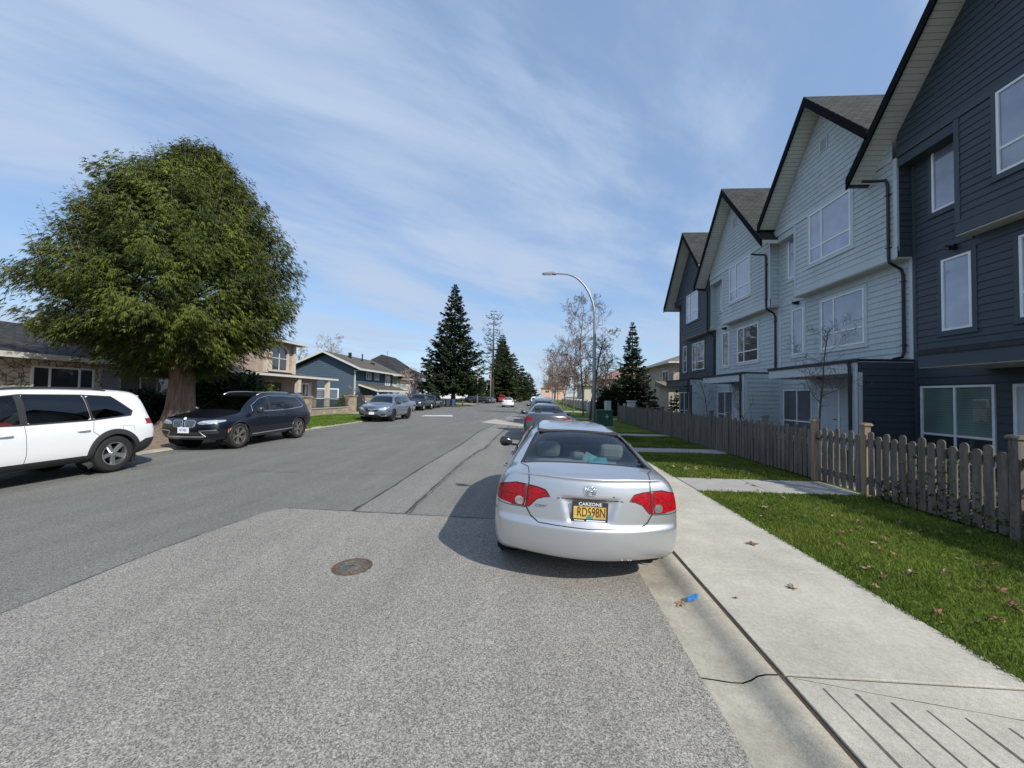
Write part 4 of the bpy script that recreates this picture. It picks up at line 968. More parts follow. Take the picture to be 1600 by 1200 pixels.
    # badge: an outlined H in a rounded frame
    bg_ = MB(); hh, nn = c.on('y', 0, .93, -1); by = hh.y-.004; z0 = .935
    def stroke(P, r=.0036): bg_.tube([(x, by-.010-(z0-z)*.05, z) for x, z in P], r, 6)
    stroke([(-.045, z0+.038), (.045, z0+.038)]); stroke([(-.032, z0-.04), (.032, z0-.04)]); stroke([(-.05, z0+.036), (-.048, z0-.01), (-.036, z0-.04)]); stroke([(.05, z0+.036), (.048, z0-.01), (.036, z0-.04)])
    stroke([(-.031, z0+.036), (-.022, z0-.036)], .0052); stroke([(.031, z0+.036), (.022, z0-.036)], .0052); stroke([(-.024, z0-.002), (.024, z0-.002)], .0052)
    obj('badge', bg_, chrome, root, smooth=True)
    # model script badge
    h, nn = c.on('y', -.43, .755, -1)
    mb = MB()
    for i, (x, w, hgt) in enumerate([(-.52, .035, .018), (-.475, .012, .014), (-.455, .03, .016), (-.42, .012, .016), (-.40, .03, .018), (-.365, .028, .016), (-.33, .02, .012)]): pass
    t = text_mesh('CIVIC', .034, mat('badge_grey', (.12, .12, .13), .3, metal=.8), root, (-.435, h.y-.004, .757), (R(90), 0, R(-7)), 'model_badge', sx=1.5)
    mb = MB(); hl, nn = c.on('y', .21, .885, -1); mb.lathe([(.008, 0), (.008, .003), (0, .003)], 14, Matrix.Translation((hl.x, hl.y+.002, hl.z)) @ Matrix.Rotation(R(90), 4, 'X')); obj('boot_lock', mb, seam, root)
    mb = MB()
    for x, z in ((.36, .325), (.385, .32), (.30, .328)):
        h, nn = c.on('y', x, z, -1)
        if h: mb.box(x-.006, x+.006, h.y-.002, h.y+.002, z-.003, z+.003)
    obj('paint_chips', mb, platew, root)
    # tissue box on the shelf
    t = thing('tissue_box', 'light blue box with tissue paper on the parcel shelf of the silver sedan', 'tissue box', (.475, 3.44, -.033)); t.rotation_euler = (0, R(1.7), 0); t.scale = (.985, 1, .962)
    mb = MB(); mb.box(.06, .26, .68, .80, 1.035, 1.13, Matrix.Rotation(R(0), 4, 'Z')); obj('box', mb, mat('tissue_box_blue', (.10, .45, .62), .5, emis if False else .5, var=.3, vscale=14) if False else mat('tissue_box_blue', (.10, .48, .66), .5, var=.35, vscale=16), t)
    mb = MB(); mb.add([(-.0, .72, 1.12), (.05, .68, 1.10), (.11, .68, 1.17), (.04, .72, 1.20), (.16, .7, 1.15)], [(0, 1, 2, 3), (1, 4, 2)]); obj('tissue', mb, mat('tissue_pale', (.35, .68, .75), .8), t)
silver_sedan()

# ================================================================ generic SUV with options
def suv(label, loc, rotz, pm, Lc, H, W, belt, hoodz, wy, wr, rim, rimm, style, clad=None, lvl=3, glass=tintglass, front='', rear='', frontglass=None, rails=None, plate=None, name='parked_car', cat='car', group=None, seg=32, hatch=.34, chromewin=None, rf=None, cowl=None, drop=.05):
    root = thing(name, label, cat, loc, rotz, group)
    cowl = cowl or Lc*.765; rf = rf or Lc*.62
    bm = suv_hull(Lc, H, W, belt, hoodz, lvl=lvl, hatch=hatch, cowl=cowl, roof_f=rf, drop=drop); c = Car(root, bm)
    top = H-.13
    top = H-.15
    fwin = [(cowl-.40, belt+.02), ((rf+cowl)/2-.02, (H+belt)/2-.125), (rf, H-.215), (Lc*.52+.02, H-.155), (Lc*.52+.02, belt+.01)]
    rwin = [(Lc*.52-.06, belt+.015), (Lc*.52-.06, top+.005), (Lc*.30+.05, top), (Lc*.30, belt+.035)]
    qwin = [(Lc*.30-.04, belt+.04), (Lc*.30, top-.005), (Lc*.20, top-.03), (Lc*.125, belt+.19), (Lc*.135, belt+.10), (Lc*.2, belt+.06)]
    for s in (1, -1):
        sel = lambda v, s=s: v.co.x*s > W*.55 and v.co.z > .8
        k_ = 10*(s < 0); c.region(fwin, 'x', sel, 12+k_); c.region(rwin, 'x', sel, 13+k_); c.region(qwin, 'x', sel, 14+k_)
    c.region([(-W*.80, cowl-.04), (W*.80, cowl-.04), (W*.62, rf+.1), (-W*.62, rf+.1)], 'z', lambda v: v.co.z > belt-.02 and v.co.y > rf-.3, 11)
    c.region([(-W*.66, belt+.07), (W*.66, belt+.07), (W*.54, H-.25), (-W*.54, H-.25)], 'y', lambda v: v.co.y < 1.0, 10)
    names = {0: ('body', pm), 10: ('rear_window', glass), 11: ('windscreen', frontglass or glass), 12: ('front_side_window', frontglass or glass), 13: ('rear_side_window', glass), 14: ('quarter_window', glass), 22: ('front_side_window', frontglass or glass), 23: ('rear_side_window', glass), 24: ('quarter_window', glass)}
    F = lambda v: v.co.y > Lc-1.1
    for s in (1, -1):
        if front == 'bmw':
            c.region([(s*.37, .80), (s*.50, .845), (s*.74, .87), (s*.86, .865), (s*.88, .82), (s*.70, .755), (s*.46, .745), (s*.38, .76)], 'y', F, 3+(s < 0)); names[3+(s < 0)] = ('headlight', headl)
            c.region([(s*.50, .47), (s*.86, .50), (s*.84, .56), (s*.52, .54)], 'y', F, 5+(s < 0)); names[5+(s < 0)] = ('air_intake', plastic)
        elif front == 'beak':
            c.region([(s*.32, .79), (s*.60, .84), (s*.88, .90), (s*.90, .82), (s*.72, .70), (s*.40, .69)], 'y', F, 3+(s < 0)); names[3+(s < 0)] = ('headlight', headl)
            c.region([(s*.48, .36), (s*.80, .40), (s*.78, .50), (s*.54, .49)], 'y', F, 5+(s < 0)); names[5+(s < 0)] = ('air_intake', plastic)
        elif front:
            c.region([(s*.42, .78), (s*.85, .86), (s*.86, .76), (s*.46, .68)], 'y', F, 3+(s < 0)); names[3+(s < 0)] = ('headlight', headl)
        B = lambda v, s=s: v.co.y < .34 and v.co.x*s > .3
        c.region([(s*.62, belt-.02), (s*.98, belt+.04), (s*.98, belt-.09), (s*.64, belt-.14)], 'y', B, 7+(s < 0)); names[7+(s < 0)] = ('tail_light', redl)
    if front == 'bmw':
        for s in (1, -1):
            c.region([(s*.03, .81), (s*.06, .86), (s*.27, .86), (s*.335, .81), (s*.30, .69), (s*.26, .665), (s*.06, .665), (s*.035, .70)], 'y', F, 15+(s < 0)); names[15+(s < 0)] = ('grille', plastic)
        c.region([(-.40, .44), (.40, .44), (.46, .53), (-.46, .53)], 'y', F, 17); names[17] = ('lower_grille', plastic)
    if front == 'beak':
        c.region([(-.44, .77), (.44, .77), (.34, .64), (.20, .585), (-.20, .585), (-.34, .64)], 'y', F, 17); names[17] = ('grille', plastic)
        c.region([(-.52, .30), (.52, .30), (.40, .44), (-.40, .44)], 'y', F, 18); names[18] = ('lower_grille', plastic)
    if front == 'plain':
        c.region([(-.42, .62), (.42, .62), (.44, .80), (-.44, .80)], 'y', F, 17); names[17] = ('grille', plastic)
        c.region([(-.6, .32), (.6, .32), (.55, .46), (-.55, .46)], 'y', F, 18); names[18] = ('lower_grille', plastic)
    if clad:
        c.region([(-.1, .05), (Lc+.2, .05), (Lc+.2, clad), (Lc*.74, clad), (Lc*.70, clad), (Lc*.30, clad), (Lc*.26, clad), (Lc*.16, clad+.02), (.35, .62), (-.1, .64)], 'x', lambda v: True, 19); names[19] = ('sill_cladding', plastic)
    arches(c, wy, wr, wr+.045, W, flare=.012 if clad else .006, flm=plastic if clad else pm, fw=.10 if clad else .02)
    parts = c.split(names)
    mb = MB(); mw = MB()
    for s in (1, -1):
        c.line(mb, [(Lc*.52-.02, belt-.01), (Lc*.52-.02, .55), (Lc*.52, .40)], 'x', s, .007)
        c.line(mb, [(Lc*.29, belt+.02), (Lc*.30, .85), (Lc*.27, .74)], 'x', s, .007)
        c.line(mb, [(cowl-.16, belt-.02), (cowl-.22, .6), (cowl-.25, .42)], 'x', s, .007)
        c.line(mb, [(Lc*.13, .80), (Lc*.13, .92), (Lc*.18, .93), (Lc*.18, .80)], 'x', s, .004) if s < 0 else None
        outl = [fwin[0], fwin[1], fwin[2], rwin[1], rwin[2], qwin[2], qwin[3], qwin[4], rwin[3], fwin[-1]]
        c.line(mw, outl, 'x', s, .028 if not chromewin else .022, .003, True, thick=.004)
        c.line(mw, [(Lc*.52-.02, belt+.01), (Lc*.52-.02, top)], 'x', s, .10, .002) if not chromewin else None
        c.line(mw, [(Lc*.295, belt+.04), (Lc*.305, top-.01)], 'x', s, .045, .002) if not chromewin else None
        for y in (Lc*.335, Lc*.575):
            h, nn = c.on('x', y, belt-.15, s)
            mh = MB(); mh.tube([(h.x-s*.005, y-.11, belt-.155), (h.x+s*.03, y-.085, belt-.15), (h.x+s*.036, y, belt-.147), (h.x+s*.03, y+.085, belt-.15), (h.x-s*.005, y+.11, belt-.155)], [.012, .016, .017, .016, .012], 8)
            obj('door_handle', mh, pm, root, smooth=True)
        if rails:
            mr = MB(); pts = []
            for k in range(9):
                y = Lc*.20+(rf-.05-Lc*.20)*k/8; h, nn = c.on('z', s*W*.60, y, 1)
                pts.append(h+Vector((0, 0, .035 if 0 < k < 8 else .0)))
            mr.tube(pts, .018, 8); obj('roof_rail', mr, rails, root, smooth=True)
    obj('panel_seams', mb, seam, root); obj('window_trim', mw, chromewin or plastic, root)
    if chromewin:
        mw = MB()
        for s in (1, -1): c.line(mw, [(Lc*.52-.02, belt+.01), (Lc*.52-.02, top)], 'x', s, .10, .001); c.line(mw, [(Lc*.295, belt+.04), (Lc*.305, top-.01)], 'x', s, .05, .001)
        obj('window_pillar', mw, plastic, root)
    mirrors(root, W-.02, cowl-.42, belt+.045, pm, 1.25)
    for s in (1, -1):
        for y in wy: wheel(root, s*(W-.125), y, wr, wr, .225, rim, style, rimm, seg, s)
    mb = MB(); mb.box(-W*.8, W*.8, .45, Lc-.5, .28, .36); mb.box(-W*.7, W*.7, .5, cowl-.5, .36, .75); mb.prism([(cowl-.6, .4), (cowl-.05, .4), (cowl-.05, belt-.1), (cowl-.4, belt-.05), (cowl-.6, .8)], 0, -W*.8, W*.8)
    obj('cabin_trim', mb, darkin, root); seats(root, [(Lc*.50, .72)], W, 0, darkin)
    if front == 'bmw':
        for s in (1, -1):
            mb = MB(); c.line(mb, [(s*.03, .81), (s*.06, .86), (s*.27, .86), (s*.335, .81), (s*.30, .69), (s*.26, .665), (s*.06, .665), (s*.035, .70)], 'y', 1, .022, .001, True, thick=.012)
            g = obj('grille_surround', mb, chrome, root); mb = MB()
            for k in range(7): x = s*(.075+.037*k); c.line(mb, [(x, .675), (x, .85)], 'y', 1, .010, .001, thick=.02)
            obj('grille_bars', mb, chrome, g)
            mb = MB(); c.line(mb, [(s*.42, .555), (s*.82, .585)], 'y', 1, .035, .004, thick=.012); c.line(mb, [(s*.42, .55), (s*.56, .40)], 'y', 1, .03, .004, thick=.01); obj('bumper_trim', mb, alloy, root)
            mb = MB(); c.line(mb, [(Lc-.48, .50), (Lc-.50, .60)], 'x', s, .03, .003, thick=.004); obj('side_marker', mb, amber, root)
            mb = MB(); c.line(mb, [(Lc*.28, .40), (Lc*.70, .37)], 'x', s, .035, .004, thick=.012); obj('sill_trim', mb, alloy, root)
            mb = MB(); c.line(mb, [(cowl+.02, .70), (cowl-.06, .52)], 'x', s, .02, .003, thick=.006); obj('fender_vent', mb, alloyb, root)
        mb = MB(); c.line(mb, [(-.52, .395), (.52, .395)], 'y', 1, .035, .004, thick=.012); obj('skid_plate', mb, alloy, root)
        h, nn = c.on('y', 0, .865, 1); mb = MB(); mb.lathe([(.04, 0), (.04, .008), (0, .012)], 20, Matrix.Translation((0, h.y-.02, .90)) @ Matrix.Rotation(R(-60), 4, 'X')); obj('badge', mb, platew, root)
    if front == 'beak':
        mb = MB(); c.line(mb, [(-.46, .775), (-.2, .745), (0, .70), (.2, .745), (.46, .775)], 'y', 1, .06, .006, thick=.03); obj('grille_bar', mb, chrome, root)
        for s in (1, -1):
            mb = MB(); c.line(mb, [(s*.40, .44), (s*.52, .35), (s*.82, .37)], 'y', 1, .03, .004, thick=.015); c.line(mb, [(s*.46, .50), (s*.80, .52)], 'y', 1, .02, .004, thick=.01); obj('bumper_trim', mb, chrome, root)
    if rear == 'hatch':
        mb = MB(); mb.prism([(hatch-.02, H-.165), (hatch-.01, H-.185), (hatch+.30, H-.14), (hatch+.45, H-.062), (hatch+.2, H-.10)], 0, -W*.60, W*.60); obj('roof_spoiler', mb, pm, root, bevel=.01)
    if plate:
        z, lbl = plate; h, nn = c.on('y', 0, z, 1); mb = MB(); mb.box(-.155, .155, h.y-.005, h.y+.02, z-.08, z+.08); p = obj('licence_plate', mb, platew, root)
        if lbl: text_mesh(lbl, .11, mat('plate_blue_ink', (.03, .06, .3), .5), p, (0, h.y+.021, z), (R(90), 0, R(180)), 'plate_number', sx=.62)
    return root, c
white_paint = paint('white_paint', (.76, .77, .78), rough=.3)
navy_paint = paint('navy_paint', (.003, .004, .010), rough=.3, coat=.55)
slate_paint = paint('slate_paint', (.19, .22, .27), metal=.6, rough=.3)
blk_paint = paint('black_paint', (.008, .008, .010), rough=.25)
grey_paint = paint('grey_paint', (.085, .09, .10), metal=.5, rough=.3)
# white SUV at the left edge
rv, c = suv('white SUV with black lower cladding, cut off by the left edge', (-9.57, 8.42, 0), math.pi, white_paint, 4.6, 1.715, .935, 1.04, .93, (.96, 3.65), .365, .235, alloy, 'five', clad=.40, rear='hatch', front='plain', frontglass=carglass, rails=plastic, seg=48, hatch=.24, drop=.0)
t = thing('jacket', 'red garment lying on the front seat of the white SUV', 'clothing', (-9.57, 8.42, 0), math.pi)
mb = MB(); mb.add([(-.6, 2.05, .98), (-.42, 2.0, 1.16), (-.2, 2.2, 1.12), (-.25, 2.5, .98), (-.55, 2.6, .92), (-.1, 2.1, .85), (-.6, 2.3, .8)], [(0, 1, 2, 3, 4), (1, 5, 2), (2, 5, 3), (0, 6, 1), (1, 6, 5), (0, 4, 6), (3, 5, 6, 4)])
obj('cloth', mb, mat('red_cloth', (.42, .03, .03), .9), t, smooth=True)
# white side marking under the quarter: small hybrid lettering
mb = MB()
# navy SUV
suv('dark navy SUV with twin chrome grille parked in front of the big cedar', (-9.76, 14.82, 0), math.pi, navy_paint, 4.71, 1.695, .955, 1.05, .96, (.93, 3.79), .37, .26, alloyb, 'y', hatch=.27, drop=.03, rf=2.75, front='bmw', rails=alloy, plate=(.585, 'NF548E'), chromewin=chrome, seg=48, frontglass=glassmat('smoked_glass', (.16, .19, .2), 1.5))
# slate SUV
suv('slate blue grey SUV with large chrome beak grille parked beyond the stone gate pillar', (-9.72, 27.2, 0), math.pi, slate_paint, 4.92, 1.70, .98, 1.06, .97, (1.02, 3.84), .365, .24, alloyd, 'twin', front='beak', plate=(.52, ''), chromewin=chrome, lvl=3, seg=28)
# ================================================================ HOUSES ACROSS THE STREET
fasc = mat('fascia_white', (.55, .55, .52), .6, var=.08)
stone = cellmat('pale_stone', (.66, .60, .48), (.42, .38, .31), (.14, .12, .10), 4.6, (1, 1, 1.25), edge=.07, bumpd=.05)
brickm = cellmat('pink_brick', (.36, .24, .19), (.44, .33, .27), (.38, .35, .31), 1, brick=((1, 2), .22, .075), edge=.16)
brickx = cellmat('pink_brick_x', (.36, .24, .19), (.44, .33, .27), (.38, .35, .31), 1, brick=((0, 2), .22, .075), edge=.16)
shakes = cellmat('roof_dark', (.035, .036, .038), (.06, .06, .06), (.015, .015, .015), 1, brick=((1, 2), .35, .08), edge=.14)
shakeb = cellmat('roof_brown', (.10, .095, .085), (.15, .14, .12), (.05, .045, .04), 1, brick=((1, 2), .35, .08), edge=.14)
tanside = mat('tan_siding', (.16, .145, .125), .8, var=.12); blueside = mat('blue_siding', (.060, .095, .135), .7, var=.08); whiteside = mat('white_stucco', (.55, .56, .56), .85, var=.1)
beige = mat('beige_stucco', (.36, .33, .27), .9, var=.1); pinkst = mat('pink_stucco', (.62, .42, .33), .9, var=.1)
def roof_gable_y(H, x0, x1, y0, y1, ze, zr, m_, th=.14, name='roof', fm=None):
    """ridge along y; x0,x1 eaves"""
    xm = (x0+x1)/2
    mb = MB(); mb.prism([(x0, ze), (xm, zr), (x1, ze), (x1, ze+th), (xm, zr+th), (x0, ze+th)], 1, y0, y1); r_ = obj(name, mb, m_, H, world=True)
    mb = MB(); e = .03
    for y in (y0, y1):
        a, b = (y-e, y) if y == y0 else (y, y+e)
        mb.prism([(x0, ze-.1), (xm, zr-.1), (x1, ze-.1), (x1, ze+th+.01), (xm, zr+th+.01), (x0, ze+th+.01)], 1, a, b)
    mb.box(x1, x1+.1, y0-e, y1+e, ze-.1, ze+th-.02); mb.box(x0-.1, x0, y0-e, y1+e, ze-.1, ze+th-.02)
    obj('fascia', mb, fm or fasc, r_, world=True); return r_
def roof_hip(H, x0, x1, y0, y1, ze, zr, m_, inset=None, name='roof'):
    w = (x1-x0)/2; i = inset if inset is not None else min(w, (y1-y0)/2); xm = (x0+x1)/2
    mb = MB(); mb.add([(x0, y0, ze), (x1, y0, ze), (x1, y1, ze), (x0, y1, ze), (xm, y0+i, zr), (xm, y1-i, zr)], [(0, 1, 4), (1, 2, 5, 4), (2, 3, 5), (3, 0, 4, 5), (3, 2, 1, 0)])
    r_ = obj(name, mb, m_, H, world=True)
    mb = MB(); a = .09; mb.box(x1, x1+a, y0-a, y1+a, ze-.14, ze+.02); mb.box(x0-a, x0, y0-a, y1+a, ze-.14, ze+.02); mb.box(x0, x1, y0-a, y0, ze-.14, ze+.02); mb.box(x0, x1, y1, y1+a, ze-.14, ze+.02)
    mb.box(x0, x1, y0, y1, ze-.06, ze-.005)
    obj('fascia', mb, fasc, r_, world=True); return r_
def sidingbox(mb, x, y0, y1, z0, z1, ex=.2, holes=()): siding(mb, Fr((x, 0, 0), (0, 1, 0), (1, 0, 0)), y0, y1, z0, z1, holes, ex=ex, d=.02)
# -- low stone house behind the cedar
H = thing('bungalow', 'low stone-fronted house with dark roof behind the white SUV and the big cedar', 'house', (-21, 14, 0))
mb = MB(); mb.box(-30, -21, 4, 18.2, 0, 2.9); obj('wall', mb, stone, H, world=True)
mb = MB(); mb.box(-30, -22, 18.2, 26, 0, 2.8); sidingbox(mb, -22, 18.2, 26, .1, 2.8, .23, [(19.9, 22.1, .8, 2.6), (23.3, 25.2, .8, 2.6)]); obj('side_wall', mb, tanside, H, world=True)
r_ = roof_gable_y(H, -31.6, -20.1, 3, 18.9, 2.95, 4.75, shakes); roof_gable_y(H, -31, -21.3, 18.9, 26.8, 2.75, 4.0, shakes)
fl = Fr((-21, 0, 0), (0, 1, 0), (1, 0, 0)); fl2 = Fr((-22, 0, 0), (0, 1, 0), (1, 0, 0))
window(H, fl, 14.7, 17.0, .5, 2.62, pane_dark, (.27, .74), (), None, fw=.08); window(H, fl, 8.0, 11.0, .8, 2.5, pane_dark, (.5,), (), None, fw=.08)
mb = MB(); fl.box(mb, 17.35, 18.05, .1, 2.6, 0, .04); obj('door', mb, mat('door_grey', (.20, .22, .23), .6, var=.1), H, world=True)
mb = MB(); fl.box(mb, 13.2, 14.5, .0, 1.2, .02, .30); obj('garage_panel', mb, fasc, H, world=True) if False else None
window(H, fl2, 20.0, 22.0, 1.4, 2.4, pane_dark, (.5,), (), None, fw=.09); window(H, fl2, 23.4, 25.1, 1.4, 2.4, pane_dark, (.5,), (), None, fw=.09)
# -- brick house with arched window turret
H = thing('brick_house', 'pink brick house with arched upper window and low hipped wing', 'house', (-20, 28, 0))
mb = MB(); mb.box(-31, -20, 24, 34, 0, 2.85); obj('wall', mb, brickm, H, world=True)
mb = MB(); mb.box(-31, -19.6, 22.5, 26.4, 2.8, 5.2); mb.box(-29, -19.6, 26.4, 30.0, 2.8, 5.55); obj('upper_wall', mb, brickm, H, world=True)
roof_hip(H, -32, -18.6, 20.8, 34.9, 2.95, 3.9, shakeb, 3.0); roof_hip(H, -32, -18.9, 21.5, 30.6, 5.55, 7.4, shakeb, 3.4, name='upper_roof')
ft = Fr((-19.6, 0, 0), (0, 1, 0), (1, 0, 0))
def arch(mb, fr, u0, u1, z0, zs, n0, n1, w=.18):
    r = (u1-u0)/2; c = (u0+u1)/2
    for k in range(12):
        a, b = math.pi*k/12, math.pi*(k+1)/12
        P = []
        for n_ in (n0, n1):
            for rr, t in ((r, a), (r+w, a), (r+w, b), (r, b)): P.append(fr.p(c+rr*math.cos(t), zs+rr*.62*math.sin(t), n_))
        mb.add(P, [(0, 1, 2, 3), (7, 6, 5, 4), (0, 4, 5, 1), (1, 5, 6, 2), (2, 6, 7, 3), (3, 7, 4, 0)])
    fr.box(mb, u0-w, u0, z0, zs, n0, n1); fr.box(mb, u1, u1+w, z0, zs, n0, n1)
mb = MB(); arch(mb, ft, 27.2, 28.9, 3.35, 4.65, 0, .12, .22); ft.box(mb, 26.6, 29.5, 3.2, 3.35, 0, .2); aw = obj('arched_window', mb, mat('cast_stone', (.50, .43, .36), .8, var=.1), H, world=True)
mb = MB(); r = .85; c_ = 28.05; mb.add([ft.p(27.2, 3.35, .03)]+[ft.p(c_+r*math.cos(math.pi-math.pi*k/12), 4.65+r*.62*math.sin(math.pi*k/12), .03) for k in range(13)]+[ft.p(28.9, 3.35, .03)], [tuple(range(15))]); obj('pane', mb, pane_dark, aw, world=True)
mb = MB(); ft.box(mb, 28.02, 28.08, 3.35, 5.1, .03, .07); ft.box(mb, 27.2, 28.9, 4.2, 4.26, .03, .07); obj('glazing_bar', mb, fasc, aw, world=True)
mb = MB()
cs2 = mat('cast_stone2', (.50, .44, .38), .8, var=.1)
for y in (26.55, 29.75): mb = MB(); mb.box(-19.6, -19.4, y-.12, y+.12, 3.1, 5.45); obj('pillar', mb, cs2, H, world=True)
for y in (29.3, 33.6): mb = MB(); mb.box(-18.95, -18.65, y-.18, y+.18, 0, 2.85); obj('pillar', mb, cs2, H, world=True)
f3 = Fr((-20, 0, 0), (0, 1, 0), (1, 0, 0)); window(H, f3, 31.2, 32.7, .9, 2.5, pane_dark, (.33, .66), (), None, fw=.12); 
mb = MB(); f3.box(mb, 30.9, 31.15, .4, 2.6, 0, .06); f3.box(mb, 32.75, 33.0, .4, 2.6, 0, .06); obj('shutter', mb, fasc, H, world=True)
mb = MB(); f3.box(mb, 25.2, 29.0, .1, 2.4, 0, .03); obj('garage_door', mb, mat('garage_brown', (.06, .05, .045), .7), H, world=True)
# -- blue gabled house
H = thing('blue_house', 'blue-grey clapboard gabled house with white trim across the street', 'house', (-24.6, 45, 0))
mb = MB(); mb.box(-28.6, -21.3, 44, 56, 0, 4.6); mb.prism([(-28.6, 4.6), (-21.3, 4.6), (-24.95, 6.25)], 1, 44, 56)
sidingbox(mb, -21.3, 44.1, 56, .3, 4.6, .24, [(46.8, 48.6, 3.3, 4.5), (49.3, 51.0, 3.3, 4.5), (53, 55, 2.7, 4.5)])
fg = Fr((0, 44, 0), (1, 0, 0), (0, -1, 0)); siding(mb, fg, -28.6, -21.3, .3, 6.2, lim=lambda z: (-28.6, -21.3) if z < 4.6 else (-28.6+(z-4.6)*2.21, -21.3-(z-4.6)*2.21), ex=.24, d=.025)
obj('wall', mb, blueside, H, world=True)
roof_gable_y(H, -29.6, -20.3, 43.3, 56.6, 4.45, 6.5, shakeb)
fb_ = Fr((-21.3, 0, 0), (0, 1, 0), (1, 0, 0))
window(H, fb_, 47.0, 48.4, 3.45, 4.35, pane_blind, (.5,), (), None, fw=.12); window(H, fb_, 49.5, 50.9, 3.45, 4.35, pane_blind, (.5,), (), None, fw=.12); window(H, fb_, 53.1, 54.9, 2.8, 4.35, pane_blind, (.5,), (), None, fw=.12)
window(H, fg, -26.3, -23.2, .9, 2.2, pane_blind, (.5,), (), None, fw=.14)
mb = MB(); mb.prism([(-21.3, 2.75), (-18.8, 2.0), (-18.8, 2.12), (-21.3, 2.87)], 1, 45, 55.5); pr = obj('porch_roof', mb, shakeb, H, world=True)
mb = MB(); mb.prism([(-21.3, 2.62), (-18.75, 1.86), (-18.75, 2.06), (-21.3, 2.82)], 1, 44.9, 45); mb.box(-18.8, -18.7, 44.9, 55.5, 1.9, 2.12)
for y in (45.1, 48.4, 51.8, 55.3): mb.box(-19.0, -18.85, y-.08, y+.08, 0, 1.95)
obj('porch_post', mb, fasc, pr, world=True)
mb = MB(); mb.box(-21.36, -21.22, 43.9, 44.04, 0, 4.4); mb.tube([(-20.3, 43.4, 4.45), (-21.2, 43.86, 4.3), (-21.25, 43.88, .2)], .05, 6); mb.box(-21.36, -21.22, 55.9, 56.04, 0, 4.4); obj('downpipe', mb, fasc, H, world=True)
mb = MB(); mb.box(-24.2, -23.9, 48.0, 48.3, 6.2, 6.9); mb.tube([(-23.5, 50.5, 5.8), (-23.5, 50.5, 7.0)], .09, 8); mb.box(-23.2, -22.8, 52.5, 52.9, 5.5, 6.0); obj('chimney', mb, black, H, world=True)
mb = MB(); mb.tube([(-23, 58, 4), (-23, 58, 8.3)], .02, 4); mb.tube([(-23, 57.5, 8), (-23, 58.5, 8)], .012, 4); obj('aerial', mb, black, H, world=True)
# -- two white houses with dark roofs
def white_house(x, y0, y1, ze, zr, label):
    H = thing('white_house', label, 'house', (x, (y0+y1)/2, 0))
    mb = MB(); mb.box(x-8, x, y0, y1, 0, ze); mb.box(x, x+1.6, y0+.5, y0+4.5, 0, ze-.5); obj('wall', mb, whiteside, H, world=True)
    roof_hip(H, x-9, x+.9, y0-1, y1+.8, ze, zr, shakes, 4.2); roof_hip(H, x-1, x+2.2, y0, y0+5.2, ze-.5, ze+.8, shakes, 1.6, 'bay_roof')
    f = Fr((x+1.6, 0, 0), (0, 1, 0), (1, 0, 0)); f2 = Fr((x, 0, 0), (0, 1, 0), (1, 0, 0)); fq = Fr((0, y0, 0), (1, 0, 0), (0, -1, 0))
    for u in (y0+.9, y0+2.8): window(H, f, u, u+1.3, ze-1.9, ze-.8, pane_dark, (.5,), (), None, fw=.1)
    for u in (y0+6, y0+8.5): window(H, f2, u, u+1.3, ze-1.7, ze-.6, pane_dark, (.5,), (), None, fw=.1)
    window(H, fq, x-3.5, x-1.5, ze-1.8, ze-.7, pane_dark, (.5,), (), None, fw=.1)
    mb = MB(); mb.prism([(y0+4.2, 2.5), (y0+8.4, 2.5), (y0+6.3, 3.6)], 0, x-.1, x+3.0); obj('porch_roof', mb, shakes, H, world=True)
    mb = MB()
    for u in (y0+4.5, y0+8.1): mb.box(x+2.6, x+2.85, u-.12, u+.12, 0, 2.5)
    obj('porch_post', mb, fasc, H, world=True)
    mb = MB(); mb.prism([(y0+4.6, 2.56), (y0+8.0, 2.56), (y0+6.3, 3.4)], 0, x+3.0, x+3.03); obj('porch_gable', mb, fasc, H, world=True); return H
white_house(-22, 60, 73, 4.6, 8.3, 'white stucco house with dark hipped roof beyond the blue house')
white_house(-23, 76, 88, 4.4, 7.0, 'second white house, mostly behind the big conifer')
def simple_house(label, x0, x1, y0, y1, ze, zr, wm, rm, face=1, name='house', wins=()):
    H = thing(name, label, 'house', ((x0+x1)/2, (y0+y1)/2, 0))
    mb = MB(); mb.box(x0, x1, y0, y1, 0, ze); obj('wall', mb, wm, H, world=True); roof_hip(H, x0-.7, x1+.7, y0-.7, y1+.7, ze, zr, rm)
    f = Fr((x1 if face > 0 else x0, 0, 0), (0, 1, 0), (face, 0, 0)); fq = Fr((0, y0, 0), (1, 0, 0), (0, -1, 0))
    for w_, a, b, c, d in wins: window(H, f if w_ == 's' else fq, a, b, c, d, pane_dark, (.5,), (), None, fw=.1)
    return H
simple_house('small brick house with pale roof edge behind the dark parked saloon', -22, -14.5, 101, 112, 5.6, 7.4, brickx, shakeb, wins=(('n', -20, -18, 2.5, 4), ('n', -17, -15.4, 2.5, 4)))
simple_house('pink house with low red roof closing the far end of the street', 3, 16, 205, 216, 6.2, 9.5, pinkst, mat('red_tile', (.30, .13, .11), .85, var=.2), wins=(('n', 5, 7, 3.5, 5), ('n', 9, 11, 3.5, 5)))
H = simple_house('beige two storey house with brown hipped roof behind the far end of the picket fence', 14.5, 26, 41.5, 56, 5.55, 7.9, beige, mat('roof_tan', (.17, .14, .11), .9, var=.2, vscale=3), -1, wins=(('s', 43, 45, 3.3, 4.8), ('s', 50, 52, 3.3, 4.8), ('n', 16, 17.3, 3.3, 4.9), ('n', 16, 17.8, .6, 2.2), ('n', 20, 22, 3.3, 4.9)))
